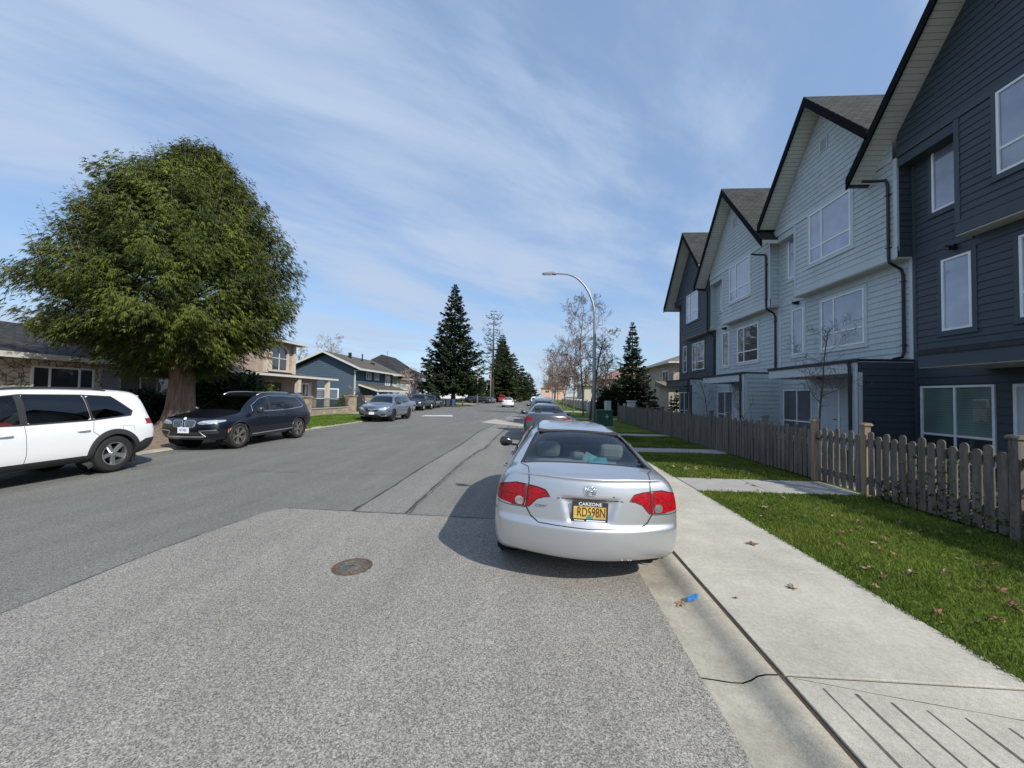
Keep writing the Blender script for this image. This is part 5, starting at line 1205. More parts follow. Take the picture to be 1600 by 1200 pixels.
mb = MB(); mb.box(13, 24, 38.5, 41.4, 0, 2.9); obj('lower_wing', mb, beige, H, world=True); mb = MB(); mb.prism([(38.0, 2.9), (41.6, 2.9), (41.6, 3.5)], 0, 12.6, 24.4); obj('lower_roof', mb, MATS['roof_tan'], H, world=True)
H = simple_house('tan house with pinkish roof behind the bare trees on the right', 12, 22, 66, 80, 5.0, 7.8, beige, mat('roof_rose', (.26, .16, .13), .9, var=.2), -1, wins=(('s', 68, 70, 3, 4.4), ('n', 13.5, 15.5, 3, 4.4), ('n', 17, 19, 3, 4.4)))
H = simple_house('pale house farther along behind the red-leaved trees', 11.5, 21, 92, 108, 4.6, 7.0, mat('cream', (.5, .46, .38), .9), shakeb, -1, wins=(('s', 95, 98, 1, 2.4), ('n', 13, 15, 2.4, 4)))

# ================================================================ FENCES, WALLS, STREET FURNITURE
F = thing('stone_wall', 'low pale stone wall with black iron railing and pillars before the brick house', 'wall', (-15.3, 30, 0))
st2 = cellmat('sand_stone', (.38, .31, .23), (.30, .25, .20), (.20, .17, .13), 2.2, (1, 1, 1.6), edge=.04)
mb = MB(); mb.box(-15.7, -15.4, 23.5, 31.2, 0, .52); obj('base', mb, st2, F, world=True)
mb = MB(); mb.box(-15.75, -15.35, 23.5, 31.2, .52, .58); obj('coping', mb, concg, F, world=True)
for y, h in ((24.9, 1.35), (31.5, 1.42), (34.6, 1.4)): mb = MB(); mb.box(-15.85, -15.2, y-.33, y+.33, 0, h); mb.box(-15.92, -15.13, y-.4, y+.4, h, h+.08); obj('pillar', mb, st2, F, world=True)
mb = MB()
for k in range(48): y = 25.3+k*.122; mb.box(-15.56, -15.54, y-.01, y+.01, .58, 1.28)
mb.box(-15.57, -15.53, 25.2, 31.2, 1.2, 1.23); mb.box(-15.57, -15.53, 25.2, 31.2, .64, .67); obj('railing', mb, black, F, world=True)
G = thing('garden_gate', 'round-topped black iron gate between two stone pillars', 'gate', (-15.5, 33, 0))
mb = MB()
for k in range(17):
    y = 31.95+k*.13; t = (y-33.0)/1.1; mb.box(-15.56, -15.54, y-.01, y+.01, .05, 1.0+.75*math.sqrt(max(0, 1-t*t)))
mb.tube([(-15.55, 33+1.1*math.cos(a), 1.0+.75*math.sin(a)) for a in [math.pi*k/16 for k in range(17)]], .035, 6); mb.box(-15.57, -15.53, 31.9, 34.1, .1, .14); mb.box(-15.57, -15.53, 31.9, 34.1, .95, .99)
obj('bars', mb, black, G, world=True)
galv = mat('galvanised', (.30, .32, .35), .45, metal=.55, var=.15, vscale=2)
LP = thing('street_lamp', 'tall galvanised street lamp with long curved arm over the road, nearest one', 'street lamp', (3.2, 21.4, 0))
mb = MB(); P = [(0, 0, -.1), (0, 0, 3), (0, 0, 5.2)]; C = (-1.55, 6.05)
P += [(-1.75+1.75*math.cos(t), 0, 6.0+2.55*math.sin(t)) for t in [math.pi/2*k/12 for k in range(13)]]
P += [(-2.2, 0, 8.57)]
mb.tube(P, [.105, .092, .08]+[.078-.0032*k for k in range(13)]+[.036], 14); obj('pole', mb, galv, LP, smooth=True)
mb = MB(); mb.lathe([(.16, 0), (.16, .03), (.12, .05), (.12, .06)], 16); obj('base_plate', mb, galv, LP)
mb = MB(); mb.prism([(-2.15, 8.52), (-2.15, 8.62), (-2.35, 8.66), (-2.85, 8.62), (-2.95, 8.56), (-2.85, 8.52)], 1, -.13, .13); ar = obj('lamp_head', mb, galv, LP, bevel=.02)
mb = MB(); mb.box(-2.85, -2.4, -.1, .1, 8.50, 8.522); obj('lens', mb, clearl, ar)
mb = MB(); mb.tube([(3.0, 62, 0), (3.0, 62, 3.4)], .10, 10); o = obj('post', mb, galv, smooth=True); tag(o, 'plain pale post standing among the red-leaved street trees', 'post')
gb = thing('utility_box', 'dark green utility box on the lawn beside the street lamp', 'utility box', (3.98, 22.6, 0))
gm = mat('green_box', (.012, .07, .045), .5, var=.1)
mb = MB(); mb.box(-.5, .42, -.45, .45, .06, .9); gbx = obj('cabinet', mb, gm, gb, bevel=.03); mb = MB(); mb.prism([(-.54, .9), (.46, .9), (.42, .97), (-.5, .97)], 1, -.49, .49); obj('lid', mb, gm, gb)
mb = MB(); mb.box(-.58, .5, -.52, .52, -.05, .06); obj('plinth', mb, concg, gb); mb = MB(); mb.box(.07, .09, -.454, -.451, .5, .75); mb.box(-.02, .18, -.455, -.452, .61, .63); obj('mark', mb, platew, gbx)
ww = mat('white_panel', (.52, .52, .50), .75, var=.12)
def white_wall(y0, y1, n, label, x=7.2, x1=6.2):
    F = thing('white_wall', label, 'wall', (x, y0, 0), group='white garden walls along the far lawn')
    for k in range(n):
        t0, t1 = k/n, (k+1)/n; ya, yb2 = y0+(y1-y0)*t0, y0+(y1-y0)*t1; xa, xb = x+(x1-x)*t0, x+(x1-x)*t1
        mb = MB(); mb.prism([(xa, ya+.35), (xa+.12, ya+.35), (xb+.12, yb2-.35), (xb, yb2-.35)], 2, .0, 1.25); obj('panel', mb, beige, F, world=True)
        mb = MB(); mb.box(xa-.12, xa+.3, ya-.4, ya+.4, 0, 1.42); mb.box(xa-.18, xa+.36, ya-.46, ya+.46, 1.42, 1.5); obj('pillar', mb, ww, F, world=True)
    return F
white_wall(29.0, 31.6, 1, 'short white wall end beside the green box and the far picket fence', 7.0, 7.0)
mb = MB(); 
wl = thing('white_wall', 'white panelled low wall with many pillars under the red-leaved trees', 'wall', (6.6, 34, 0)); 
for k in range(15):
    ya = 36+k*4.2; xa = 6.6
    mb = MB(); mb.box(xa-.15, xa+.25, ya-.55, ya+.55, 0, 1.38); obj('pillar', mb, ww, wl, world=True)
    mb = MB(); mb.box(xa, xa+.12, ya+.55, ya+3.65, .05, 1.22); obj('panel', mb, beige, wl, world=True)

# ================================================================ PLANTS
barkm = mat('bark_pale', (.17, .13, .10), .95, var=.55, vscale=4, bump=1., bscale=12, stretch=(2.5, 2.5, .35))
barkd = mat('bark_dark', (.075, .062, .052), .95, var=.35, vscale=5, bump=.6, bscale=20, stretch=(3, 3, .5))
cedleaf = leafmat('cedar_foliage', (.022, .036, .008), (.145, .175, .030), .8, 1.1)
spruce = leafmat('spruce_needles', (.014, .025, .012), (.048, .074, .030), .85, .5); spruceb = leafmat('far_conifer', (.016, .028, .012), (.060, .085, .032), .85, .4)
olive = leafmat('olive_conifer', (.018, .028, .010), (.06, .07, .022), .85, .4)
hedgem = leafmat('hedge_leaves', (.008, .018, .006), (.035, .06, .018), .6, 1.2)
yelb = leafmat('bush_yellow_green', (.05, .07, .01), (.16, .18, .03), .6, 2.)
redleaf = leafmat('dry_red_leaves', (.12, .06, .038), (.22, .115, .07), .8, .4)
rng = np.random.default_rng(5)
def fronds(P, D, Lf, droop, wid, n=5, seed=0, flat=.55, tb=None):
    """many drooping frond sprays: P base points (k,3), D unit directions, returns V,F arrays (quads) + tint"""
    r = np.random.default_rng(seed); k = len(P); V = []; F = []; T = []
    up = np.array([0, 0, 1.])
    side = np.cross(D, up); side /= np.linalg.norm(side, axis=1)[:, None]+1e-6
    base = 0
    for j in range(n):
        a = (j/(n-1)-.5)*2 if n > 1 else 0
        s = side*a*.75+D*(1-.25*abs(a)); s += r.normal(0, .16, s.shape); s /= np.linalg.norm(s, axis=1)[:, None]
        l = (Lf*(1-.35*abs(a))*r.uniform(.7, 1.25, k))[:, None]
        p0 = P+D*(r.uniform(0, .25, k)*Lf)[:, None]; p1 = p0+s*l*.5-up*(droop*.18)*l; p2 = p0+s*l*.9-up*(droop*.65)*l
        w = np.cross(s, up+r.normal(0, flat, s.shape)); w /= np.linalg.norm(w, axis=1)[:, None]+1e-6; ww_ = (wid*r.uniform(.6, 1.2, k))[:, None]
        V.append(np.stack([p0-w*ww_*.35, p0+w*ww_*.35, p1+w*ww_, p1-w*ww_, p2+w*ww_*.25, p2-w*ww_*.25], 1).reshape(-1, 3))
        i = base+np.arange(k)*6; F.append(np.stack([i, i+1, i+2, i+3], 1)); F.append(np.stack([i+3, i+2, i+4, i+5], 1)); base += 6*k
        t = r.uniform(.1, .75, k)*(1 if tb is None else .6)+(0 if tb is None else tb); T += [t, t]
    return np.concatenate(V), np.concatenate(F), np.concatenate(T)
def merge(parts):
    V = []; F = []; T = []; b = 0
    for v, f, t in parts: V.append(v); F.append(f+b); T.append(t); b += len(v)
    return np.concatenate(V), np.concatenate(F), np.concatenate(T)
def big_cedar():
    T = thing('cedar_tree', 'huge broad drooping cedar with thick trunk on the left verge behind the navy SUV', 'tree', (-15.3, 15.75, 0))
    r = np.random.default_rng(11)
    mb = MB(); n = 22; prof = [(0, .95), (.15, .80), (.4, .60), (.9, .48), (1.6, .42), (2.6, .38), (4, .36), (6, .25), (8.5, .12)]
    ph = [r.uniform(0, 6.28) for _ in range(4)]
    vs = []
    for z, rad in prof:
        for k in range(n):
            a = 2*math.pi*k/n; fl_ = 1+.16*math.sin(5*a+ph[0])*max(.35, 1-z/2)+.08*math.sin(9*a+ph[1])+.05*math.sin(13*a+ph[2]+z)
            vs.append((rad*fl_*math.cos(a)+.05*z*0, rad*fl_*math.sin(a), z))
    mb.add(vs, [(i*n+j, i*n+(j+1) % n, (i+1)*n+(j+1) % n, (i+1)*n+j) for i in range(len(prof)-1) for j in range(n)])
    tr = obj('trunk', mb, barkm, T, smooth=True)
    # crown radius by height
    zs = np.array([2.5, 3.1, 3.8, 4.7, 5.6, 6.8, 8.0, 9.2, 10.4, 11.5, 12.6]); rs = np.array([1.2, 2.5, 3.6, 4.35, 4.65, 4.5, 4.0, 3.3, 2.4, 1.35, .3])
    PP = []; DD = []; bm_ = MB(); LL = []; oy = lambda z: float(np.interp(z, [2.5, 4.5, 8, 11.5], [-.2, -.75, -.2, .45]))
    nb = 900
    for i in range(nb):
        z1 = 2.0+9.7*(1-(1-(i+.5)/nb)**.85) if False else r.uniform(0, 1)**1.02*10.0+2.6
        az = r.uniform(0, 2*math.pi); lob = 1+.10*math.sin(3*az+1.3+z1*.5)+.07*math.sin(7*az+z1*2.1)
        rad = np.interp(z1, zs, rs)*lob*r.uniform(.70, 1.06)
        z0 = max(1.8, z1-(.2+rad*.25)*(1 if z1 > 4 else -.4)); u = np.array([math.cos(az), math.sin(az), 0]); sd = np.array([-u[1], u[0], 0])
        pts = []
        for t in np.linspace(0, 1, 7):
            zt_ = z0+(z1-z0)*t+.35*math.sin(t*3.1)*rad*.12+(t**3)*.22*(1 if z1 > 5 else -.8)
            pts.append(np.array([u[0]*rad*t, u[1]*rad*t+oy(zt_)*min(1, t*2), zt_]))
        if i % 4 == 0: bm_.tube([Vector(p) for p in pts], [.05*(1-.8*t)+.008 for t in np.linspace(0, 1, 7)], 4, cap=False)
        m_ = int(46+rad*14); tt = r.uniform(.30, 1.0, m_)**.55; pts = np.array(pts)
        idx = np.clip((tt*6).astype(int), 0, 5); fr_ = (tt*6-idx)[:, None]; p = pts[idx]*(1-fr_)+pts[idx+1]*fr_
        sp_ = r.normal(0, 1, m_)*(.16+.30*(1-tt)**.6); p = p+sd*sp_[:, None]+np.array([0, 0, 1])*r.normal(-.05, .19, m_)[:, None]
        d = u+sd*(sp_*1.3)[:, None]+np.array([0, 0, 1])*r.normal(-.16, .40, m_)[:, None]; d /= np.linalg.norm(d, axis=1)[:, None]
        PP.append(p); DD.append(d); LL.append(np.full(m_, r.uniform(-.12, .46)))
    P = np.concatenate(PP); D = np.concatenate(DD)
    V, F, tnt = fronds(P, D, np.full(len(P), .20), .85, .0115, 6, 3, tb=np.concatenate(LL))
    # upright wispy leaders around the upper outline
    m_ = 420; az = r.uniform(0, 6.28, m_); z1 = r.uniform(6.5, 12.0, m_); rad = np.interp(z1, zs, rs)*r.uniform(.7, .90, m_)
    P2 = np.stack([np.cos(az)*rad, np.sin(az)*rad+np.interp(z1, [2.5, 4.5, 8, 11.5], [-.2, -.75, -.2, .45]), z1], 1)
    parts = [(V, F, tnt)]
    for q in range(7):
        D2 = np.stack([np.cos(az)*.3, np.sin(az)*.3, np.ones(m_)*1.0], 1)+r.normal(0, .12, (m_, 3)); D2 /= np.linalg.norm(D2, axis=1)[:, None]
        B = P2+D2*(q*.12); d3 = np.stack([np.cos(az+r.normal(0, 1.4, m_)), np.sin(az+r.normal(0, 1.4, m_)), r.uniform(.1, .9, m_)], 1); d3 /= np.linalg.norm(d3, axis=1)[:, None]
        v, f, t = fronds(B, d3, np.full(m_, .26-.025*q), .7, .013, 3, 40+q); parts.append((v, f, t*.9))
    V, F, tnt = merge(parts)
    npobj('crown', V, F, cedleaf, T, tnt)
    obj('limbs', bm_, barkm, T)
    # bare leaders
    mb = MB()
    for i in range(0, m_, 3):
        p = Vector(P2[i]); a = az[i]; mb.tube([p-Vector((math.cos(a)*.2, math.sin(a)*.2, .5)), p, p+Vector((math.cos(a)*.25, math.sin(a)*.25, .85))], [.014, .010, .004], 3, cap=False)
    obj('leaders', mb, barkm, T)
big_cedar()
def conifer(name, label, loc, h, rad, mt, base=1.0, seed=1, dens=1., tr=.25, leaf=.5, wid=.05, up_tip=.12, nper=4, fulln=None, power=.85, group=None):
    T = thing(name, label, 'tree', loc, 0, group); r = np.random.default_rng(seed)
    mb = MB(); mb.tube([(0, 0, -.1), (0, 0, h*.5), (0, 0, h*.97)], [tr, tr*.6, .02], 8); obj('trunk', mb, barkd, T, smooth=True)
    PP = []; DD = []; LF = []; br = MB(); nw = int(h/.42*dens)
    for i in range(nw):
        t = (i+.5+r.uniform(-.6, .6))/nw; t = min(.985, max(0, t)); z = base+(h-base)*t; R_ = rad*(1-t)**power*r.uniform(.75, 1.12)+.03; nb = max(4, int(8*(1-t*.4)))
        for k in range(nb):
            az = 2*math.pi*k/nb+r.uniform(0, 1.2); l = R_*r.uniform(.65, 1.15); u = np.array([math.cos(az), math.sin(az), 0]); sd = np.array([-u[1], u[0], 0])
            m_ = max(4, int(l/leaf*7*nper/4)); tt = r.uniform(.12, 1, m_)**.75
            dz = -.20*l*np.sin(tt*2.2)+up_tip*l*tt**3
            p = np.outer(tt*l, u); p[:, 2] = z+dz; sp_ = r.normal(0, .20, m_)*l*.5*(1.1-tt); p += np.outer(sp_, sd); p[:, 2] += r.normal(0, .05, m_)
            d = u+sd*(np.sign(sp_)*.7)[:, None]+np.array([0, 0, 1])*(r.normal(.05, .2, m_)[:, None]); d /= np.linalg.norm(d, axis=1)[:, None]
            PP.append(p); DD.append(d); LF.append(np.full(m_, leaf*(.4+.6*(1-t))))
            if k % 2 == 0: br.tube([(0, 0, z), tuple(u*l*.6+np.array([0, 0, z-.15*l])), tuple(u*l*.95+np.array([0, 0, z-.10*l]))], [.035, .02, .006], 3, cap=False)
    P = np.concatenate(PP); D = np.concatenate(DD); V, F, tnt = fronds(P, D, np.concatenate(LF), .35, wid, 3, seed)
    npobj('crown', V, F, mt, T, tnt); obj('limbs', br, barkd, T); return T
conifer('spruce_tree', 'tall dark spruce with drooping tiers beyond the parked pickup', (-13.0, 60, 0), 19.4, 5.6, spruce, 2.4, 21, 1.6, .4, .7, .10, .22, 5)
conifer('spruce_tree', 'smaller dark spruce on the right beyond the end of the picket fence', (9.0, 36.6, 0), 8.9, 2.15, spruce, .3, 22, 2.3, .16, .34, .045, .2, 7)
conifer('sparse_conifer', 'thin sparse conifer with bare lower trunk in the middle distance', (-9.7, 86, 0), 21.6, 3.6, spruceb, 6.5, 23, .42, .36, .7, .06, .45, 2, power=.35)
for i, (x, y, h, r_, lb) in enumerate(((-8.9, 104, 15.8, 4.0, 'broad olive conifer directly behind the white driving car, nearest of the far row'), (-10.5, 118, 19.5, 4.4, 'tallest conifer of the far row behind the white driving car'), (-8.0, 132, 15.5, 4.4, 'third conifer of the far row, beyond the two tall ones'), (-5.6, 150, 13, 4.2, 'fourth conifer of the far row, lower than its neighbours'), (-3.2, 172, 11.5, 4.2, 'last low conifer of the far row at the street end'))):
    conifer('conifer', lb, (x, y, 0), h*1.06, r_*1.2, olive if i % 2 == 0 else spruceb, .3, 50+i, 1.25, .35, 1.0, .2, .05, 4, power=.6)
for i, (x, y, h, r_, lb) in enumerate(((-18.5, 92, 9, 3.5, 'dark bushy conifer beside the small brick house'), (-14.6, 98, 7.5, 2.6, 'rounded dark evergreen behind the dark parked saloon'), (-12, 110, 8.5, 3.2, 'dark evergreen left of the far conifer row'), (-27, 95, 12, 4, 'dark evergreen far behind the white houses'))):
    conifer('evergreen', lb, (x, y, 0), h, r_, spruceb, .2, 70+i, .9, .3, .8, .16, .05, 4, power=.5)
conifer('conifer', 'conifer top seen over the low dark roof at the left edge', (-40, 29, 0), 8.4, 3.5, spruce, 1, 81, 1., .3, .7, .08, .3, 3)
for i, (x, y, h, r_) in enumerate(((9.4, 31.0, 2.4, .55), (10.3, 29.9, 1.9, .45), (11.3, 31.6, 2.5, .65), (12.2, 31.8, 2.3, .6))):
    conifer('cone_shrub', ['dark cone shrub below the big right-hand spruce', 'smallest cone shrub behind the far picket fence', 'wide cone shrub left of the far navy townhouse', 'cone shrub touching the far navy townhouse corner'][i], (x, y, 0), h, r_, spruce, .1, 90+i, 2., .06, .2, .04, .1, 5, power=.9, group='clipped cone shrubs')
def blob(name, label, loc, rad, mt, n, leaf=.12, seed=1, cat='shrub', wid=.05, inner=.55):
    T = thing(name, label, cat, loc); r = np.random.default_rng(seed)
    d = r.normal(0, 1, (n, 3)); d /= np.linalg.norm(d, axis=1)[:, None]; d[:, 2] = np.abs(d[:, 2])*.95+r.normal(0, .1, n); q = r.uniform(inner, 1, n)**.6
    lump = 1+.14*np.sin(d[:, 0]*5+seed)*np.cos(d[:, 1]*4+2)+.08*np.sin(d[:, 2]*9)
    P = d*np.array(rad)*(q*lump)[:, None]; P[:, 2] = np.maximum(P[:, 2], .05)
    dd = d+r.normal(0, .45, (n, 3)); dd /= np.linalg.norm(dd, axis=1)[:, None]
    V, F, t = fronds(P, dd, np.full(n, leaf), .3, wid, 3, seed); npobj('foliage', V, F, mt, T, t)
    mb = MB()
    for k in range(7): a = k*.9; mb.tube([(0, 0, 0), (math.cos(a)*rad[0]*.5, math.sin(a)*rad[1]*.5, rad[2]*.7)], [.04, .01], 4)
    obj('stems', mb, barkd, T); return T
blob('rhododendron', 'large dark round bush between the cedar trunk and the brick house', (-17.2, 20.2, 0), (2.3, 2.4, 2.5), hedgem, 5200, .26, 3, wid=.07)
blob('shrub', 'yellow-green edge bush right of the dark round bush', (-17.0, 22.9, 0), (1.2, 1.0, 2.0), yelb, 1500, .2, 4, wid=.05)
blob('shrub', 'dark low bush against the tan wall left of the cedar trunk', (-19.8, 18.3, 0), (1.3, 1.4, 1.6), hedgem, 1800, .2, 6, wid=.06)
blob('shrub', 'small dark bush right of the cedar trunk foot', (-18.6, 20.4, 0), (1.1, .9, 1.0), hedgem, 900, .18, 8, wid=.05)
blob('hedge', 'dense rounded dark hedge beside the street lamp and green box', (7.6, 38.5, 0), (1.7, 2.0, 2.7), hedgem, 5200, .2, 9, cat='hedge', wid=.06)
blob('shrub', 'small green bush behind the iron railing', (-18.2, 36, 0), (1.0, 1.2, 1.4), yelb, 900, .2, 12, wid=.05)
blob('hedge', 'bright green clipped hedge in front of the far brick house', (-15.5, 97, 0), (3, 1.5, 2.6), yelb, 1800, .5, 14, cat='hedge', wid=.14)
def bare(name, label, loc, h, spread, seed, mt=None, lean=(0, 0), base=.35, r0=.06, depth=4, leaves=None, nl=0, group=None, first=.25, twig=.006, kids=None, leafsz=.12, upw=.5):
    T = thing(name, label, 'tree', loc, 0, group); rnd = random.Random(seed); mb = MB(); tips = []
    def grow(p, d, l, r, dep):
        n = 5; pts = [p]; q = p.copy(); dd = d.copy()
        for i in range(n):
            dd = (dd+Vector((rnd.gauss(0, .09), rnd.gauss(0, .09), rnd.gauss(.03 if dep < depth else 0, .06)))).normalized(); q = q+dd*l/n; pts.append(q.copy())
        mb.tube(pts, [max(twig, r*(1-.72*i/n)) for i in range(n+1)], 5 if r > .03 else 3, cap=False)
        if dep <= 1: tips.extend(pts[2:])
        if dep == 0: return
        m_ = (kids or [3, 4, 6, 15])[min(dep-1, 3)]
        for k in range(m_):
            t = (first if dep == depth else .2)+(1-(first if dep == depth else .2))*(k+rnd.random()*.8)/m_; i = min(n-1, int(t*n)); b = pts[i].lerp(pts[i+1], t*n-i)
            a = rnd.uniform(0, 6.28) if dep < depth else k*2.4+rnd.uniform(-.4, .4); dl = dd if dep < depth else Vector((0, 0, 1))
            o = dl.orthogonal().normalized(); w = dl.cross(o); sd = o*math.cos(a)+w*math.sin(a)
            nd = (sd*spread*(1.0 if dep == depth else .75)+dl*upw+Vector((0, 0, .12))).normalized()
            ll = (h*.42*(1-.55*t) if dep == depth else l*.55*(1-.3*t))*rnd.uniform(.7, 1.15)
            grow(b, nd, ll, max(twig, r*(1-.72*t)*.5), dep-1)
    grow(Vector((0, 0, -.05)), Vector((lean[0], lean[1], 1)).normalized(), h, r0, depth)
    o = obj('trunk', mb, mt or barkd, T)
    if leaves:
        r = np.random.default_rng(seed); tp = np.array([tuple(t) for t in tips]); idx = r.integers(0, len(tp), nl); P = tp[idx]+r.normal(0, .12, (nl, 3)); m_ = P[:, 2] < h*.62; P = P[m_]
        d = r.normal(0, 1, P.shape); d /= np.linalg.norm(d, axis=1)[:, None]; V, F, t = fronds(P, d, np.full(len(P), leafsz), .5, leafsz*.4, 1, seed); npobj('leaves', V, F, leaves, T, t)
    return T
twigm = mat('twig_grey', (.17, .12, .09), .9, var=.3, vscale=3)
bare('bare_tree', 'tall slender bare tree standing left of the street lamp', (4.25, 34.5, 0), 9.8, .95, 101, twigm, depth=4, r0=.085, first=.28, twig=.009, kids=[4, 5, 8, 18])
bare('bare_tree', 'dark bare tree with wide curving limbs at the street lamp', (4.15, 29.5, 0), 6.4, 1.35, 102, barkd, depth=4, r0=.11, first=.32, twig=.010, kids=[4, 5, 7, 11])
for i, (x, y, h, s_, lf) in enumerate(((4.2, 43, 7.6, 111, 1), (4.1, 51, 8.2, 112, 1), (4.2, 60, 7.2, 113, 1), (4.0, 70, 8.6, 114, 1), (4.1, 82, 8.5, 115, 1), (4.0, 96, 9, 116, 1), (8.8, 49, 7, 117, 1))):
    bare('street_tree', ['young street tree with clinging red leaves, nearest of the far row', 'second street tree of the row with red-brown leaves', 'third street tree of the red-leaved row', 'fourth street tree of the red-leaved row', 'fifth street tree of the row, near the far parked cars', 'farthest street tree of the red-leaved row', 'leafless-topped tree standing behind the white wall'][i], (x, y, 0), h, .95, s_, twigm, depth=3, r0=.09, first=.25, twig=.014, kids=[7, 9, 16], leaves=redleaf, nl=1000, leafsz=.17, group='street trees with dry leaves')
bare('birch', 'pale leafless tree at the far end of the street on the right', (5.4, 120, 0), 13.5, .9, 130, mat('pale_twig', (.42, .38, .34), .9), depth=3, r0=.22, twig=.03, kids=[5, 7, 14])
bare('bare_tree', 'leafless round tree behind the ridge of the blue house, larger one', (-34, 62, 0), 10.8, 1.1, 131, mat('twig_warm', (.30, .24, .19), .9), depth=3, r0=.18, twig=.02, kids=[6, 8, 14])
bare('bare_tree', 'leafless tree behind the blue house, smaller and left', (-38, 60, 0), 8.8, 1.1, 132, MATS['twig_warm'], depth=3, r0=.15, twig=.02, kids=[6, 8, 12])
bare('bare_tree', 'pinkish leafless tree before the white stucco house', (-18.6, 58.3, 0), 5.6, 1., 133, mat('twig_pink', (.42, .30, .26), .9), depth=3, r0=.08, twig=.014, kids=[6, 7, 12])
bare('bare_shrub', 'bare twiggy shrub beside the brick pillar and railing', (-16.4, 33.6, 0), 2.3, 1.3, 134, MATS['twig_warm'], depth=3, r0=.03, twig=.006, kids=[6, 7, 10], first=.05)
bare('sapling', 'slim bare tree before the white door of the near pale blue townhouse', (7.9, 11.3, 0), 3.75, 1.1, 140, barkd, depth=3, r0=.035, first=.38, twig=.0035, kids=[5, 6, 11])
bare('sapling', 'bare sapling before the far pale blue townhouse near its porch pipe', (8.1, 18.6, 0), 3.1, .8, 141, barkd, depth=3, r0=.028, first=.4, twig=.0035, kids=[4, 5, 9])
bare('sapling', 'leaning bare stick-like sapling rising over the picket fence', (7.4, 13.0, 0), 2.5, .35, 142, barkd, lean=(-.1, .75), depth=2, r0=.022, first=.3, twig=.005, kids=[3, 7])
bare('sapling', 'very thin bare sapling behind the far picket fence', (7.6, 27.5, 0), 3.0, .4, 143, twigm, depth=2, r0=.02, first=.5, twig=.006, kids=[3, 6])
bare('sapling', 'second thin bare sapling near the cone shrubs', (11.4, 31.4, 0), 4.2, .6, 144, twigm, depth=3, r0=.025, first=.5, twig=.007, kids=[3, 4, 8])
# ivy on the near fence
T = thing('ivy', 'green ivy climbing the foot of the nearest picket fence', 'climber', (6.1, 4.2, 0)); r = np.random.default_rng(9)
n = 8500; P = np.stack([r.uniform(-.16, .45, n), r.uniform(-3.9, 2.9, n), np.abs(r.normal(0, .33, n))], 1); P[:, 2] *= 1+.5*np.sin(P[:, 1]*4); P[:, 2] = np.clip(P[:, 2], .02, .85)
d = np.stack([r.normal(-.6, .4, n), r.normal(0, .6, n), r.normal(.2, .4, n)], 1); d /= np.linalg.norm(d, axis=1)[:, None]
V, F, t = fronds(P, d, np.full(n, .07), .4, .028, 2, 9); npobj('leaves', V, F, leafmat('ivy_leaves', (.02, .045, .010), (.10, .15, .03), .5, 3.), T, t)
T = thing('ivy', 'dark ivy at the foot of the picket fence beyond the first gate', 'climber', (6.1, 10.4, 0))
P = np.stack([r.uniform(-.10, .35, n), r.uniform(-1.8, 1.8, n), np.abs(r.normal(0, .25, n))], 1); P[:, 2] = np.clip(P[:, 2], .02, .9); V, F, t = fronds(P, d, np.full(n, .07), .4, .028, 2, 19); npobj('leaves', V, F, MATS['ivy_leaves'], T, t)
# lawn blades
def blades(name, n, xr, yr, mt, seed, h=.045, w=.0045, dens=None, z=.0):
    r = np.random.default_rng(seed); X = r.uniform(*xr, n); Y = yr[0]+(yr[1]-yr[0])*r.uniform(0, 1, n)**1.5
    keep = np.ones(n, bool)
    for y0, y1 in ((7.36, 8.52), (12.33, 13.37), (17.38, 18.42)): keep &= ~((Y > y0) & (Y < y1))
    patch = np.sin(X*2.3+Y*1.1)*np.sin(Y*1.9-X)+r.normal(0, .5, n); keep &= patch > -1.1
    X = X[keep]; Y = Y[keep]; n = len(X); hh = h*r.uniform(.5, 1.3, n)*(1+.25*np.sin(X*3)*np.cos(Y*2)); a = r.uniform(0, 6.28, n); ww_ = w*(1+Y*.07)
    lx = r.normal(0, .5, n)*hh; ly = r.normal(0, .5, n)*hh
    v = np.stack([np.stack([X-np.cos(a)*ww_, Y-np.sin(a)*ww_, np.full(n, z-.005)], 1), np.stack([X+np.cos(a)*ww_, Y+np.sin(a)*ww_, np.full(n, z-.005)], 1), np.stack([X+lx, Y+ly, z+hh], 1)], 1).reshape(-1, 3)
    i = np.arange(n)*3; t = r.uniform(0, .8, n)
    o = npobj(name, v, np.stack([i, i+1, i+2], 1), mt, None, t); tag(o, 'short green lawn grass between sidewalk and picket fence' if xr[0] > 0 else 'bright green grass strip before the stone wall', 'grass', kind='stuff'); return o
gl = leafmat('grass_blades', (.05, .095, .012), (.23, .27, .05), .7, .9, .3)
blades('grass', 170000, (2.985, 6.2), (.8, 19), gl, 4)
blades('grass', 30000, (-15.4, -10.45), (16.6, 29), leafmat('grass_bright', (.07, .13, .015), (.17, .26, .045), .7, .8, .25), 5, h=.07, w=.012, z=.03)
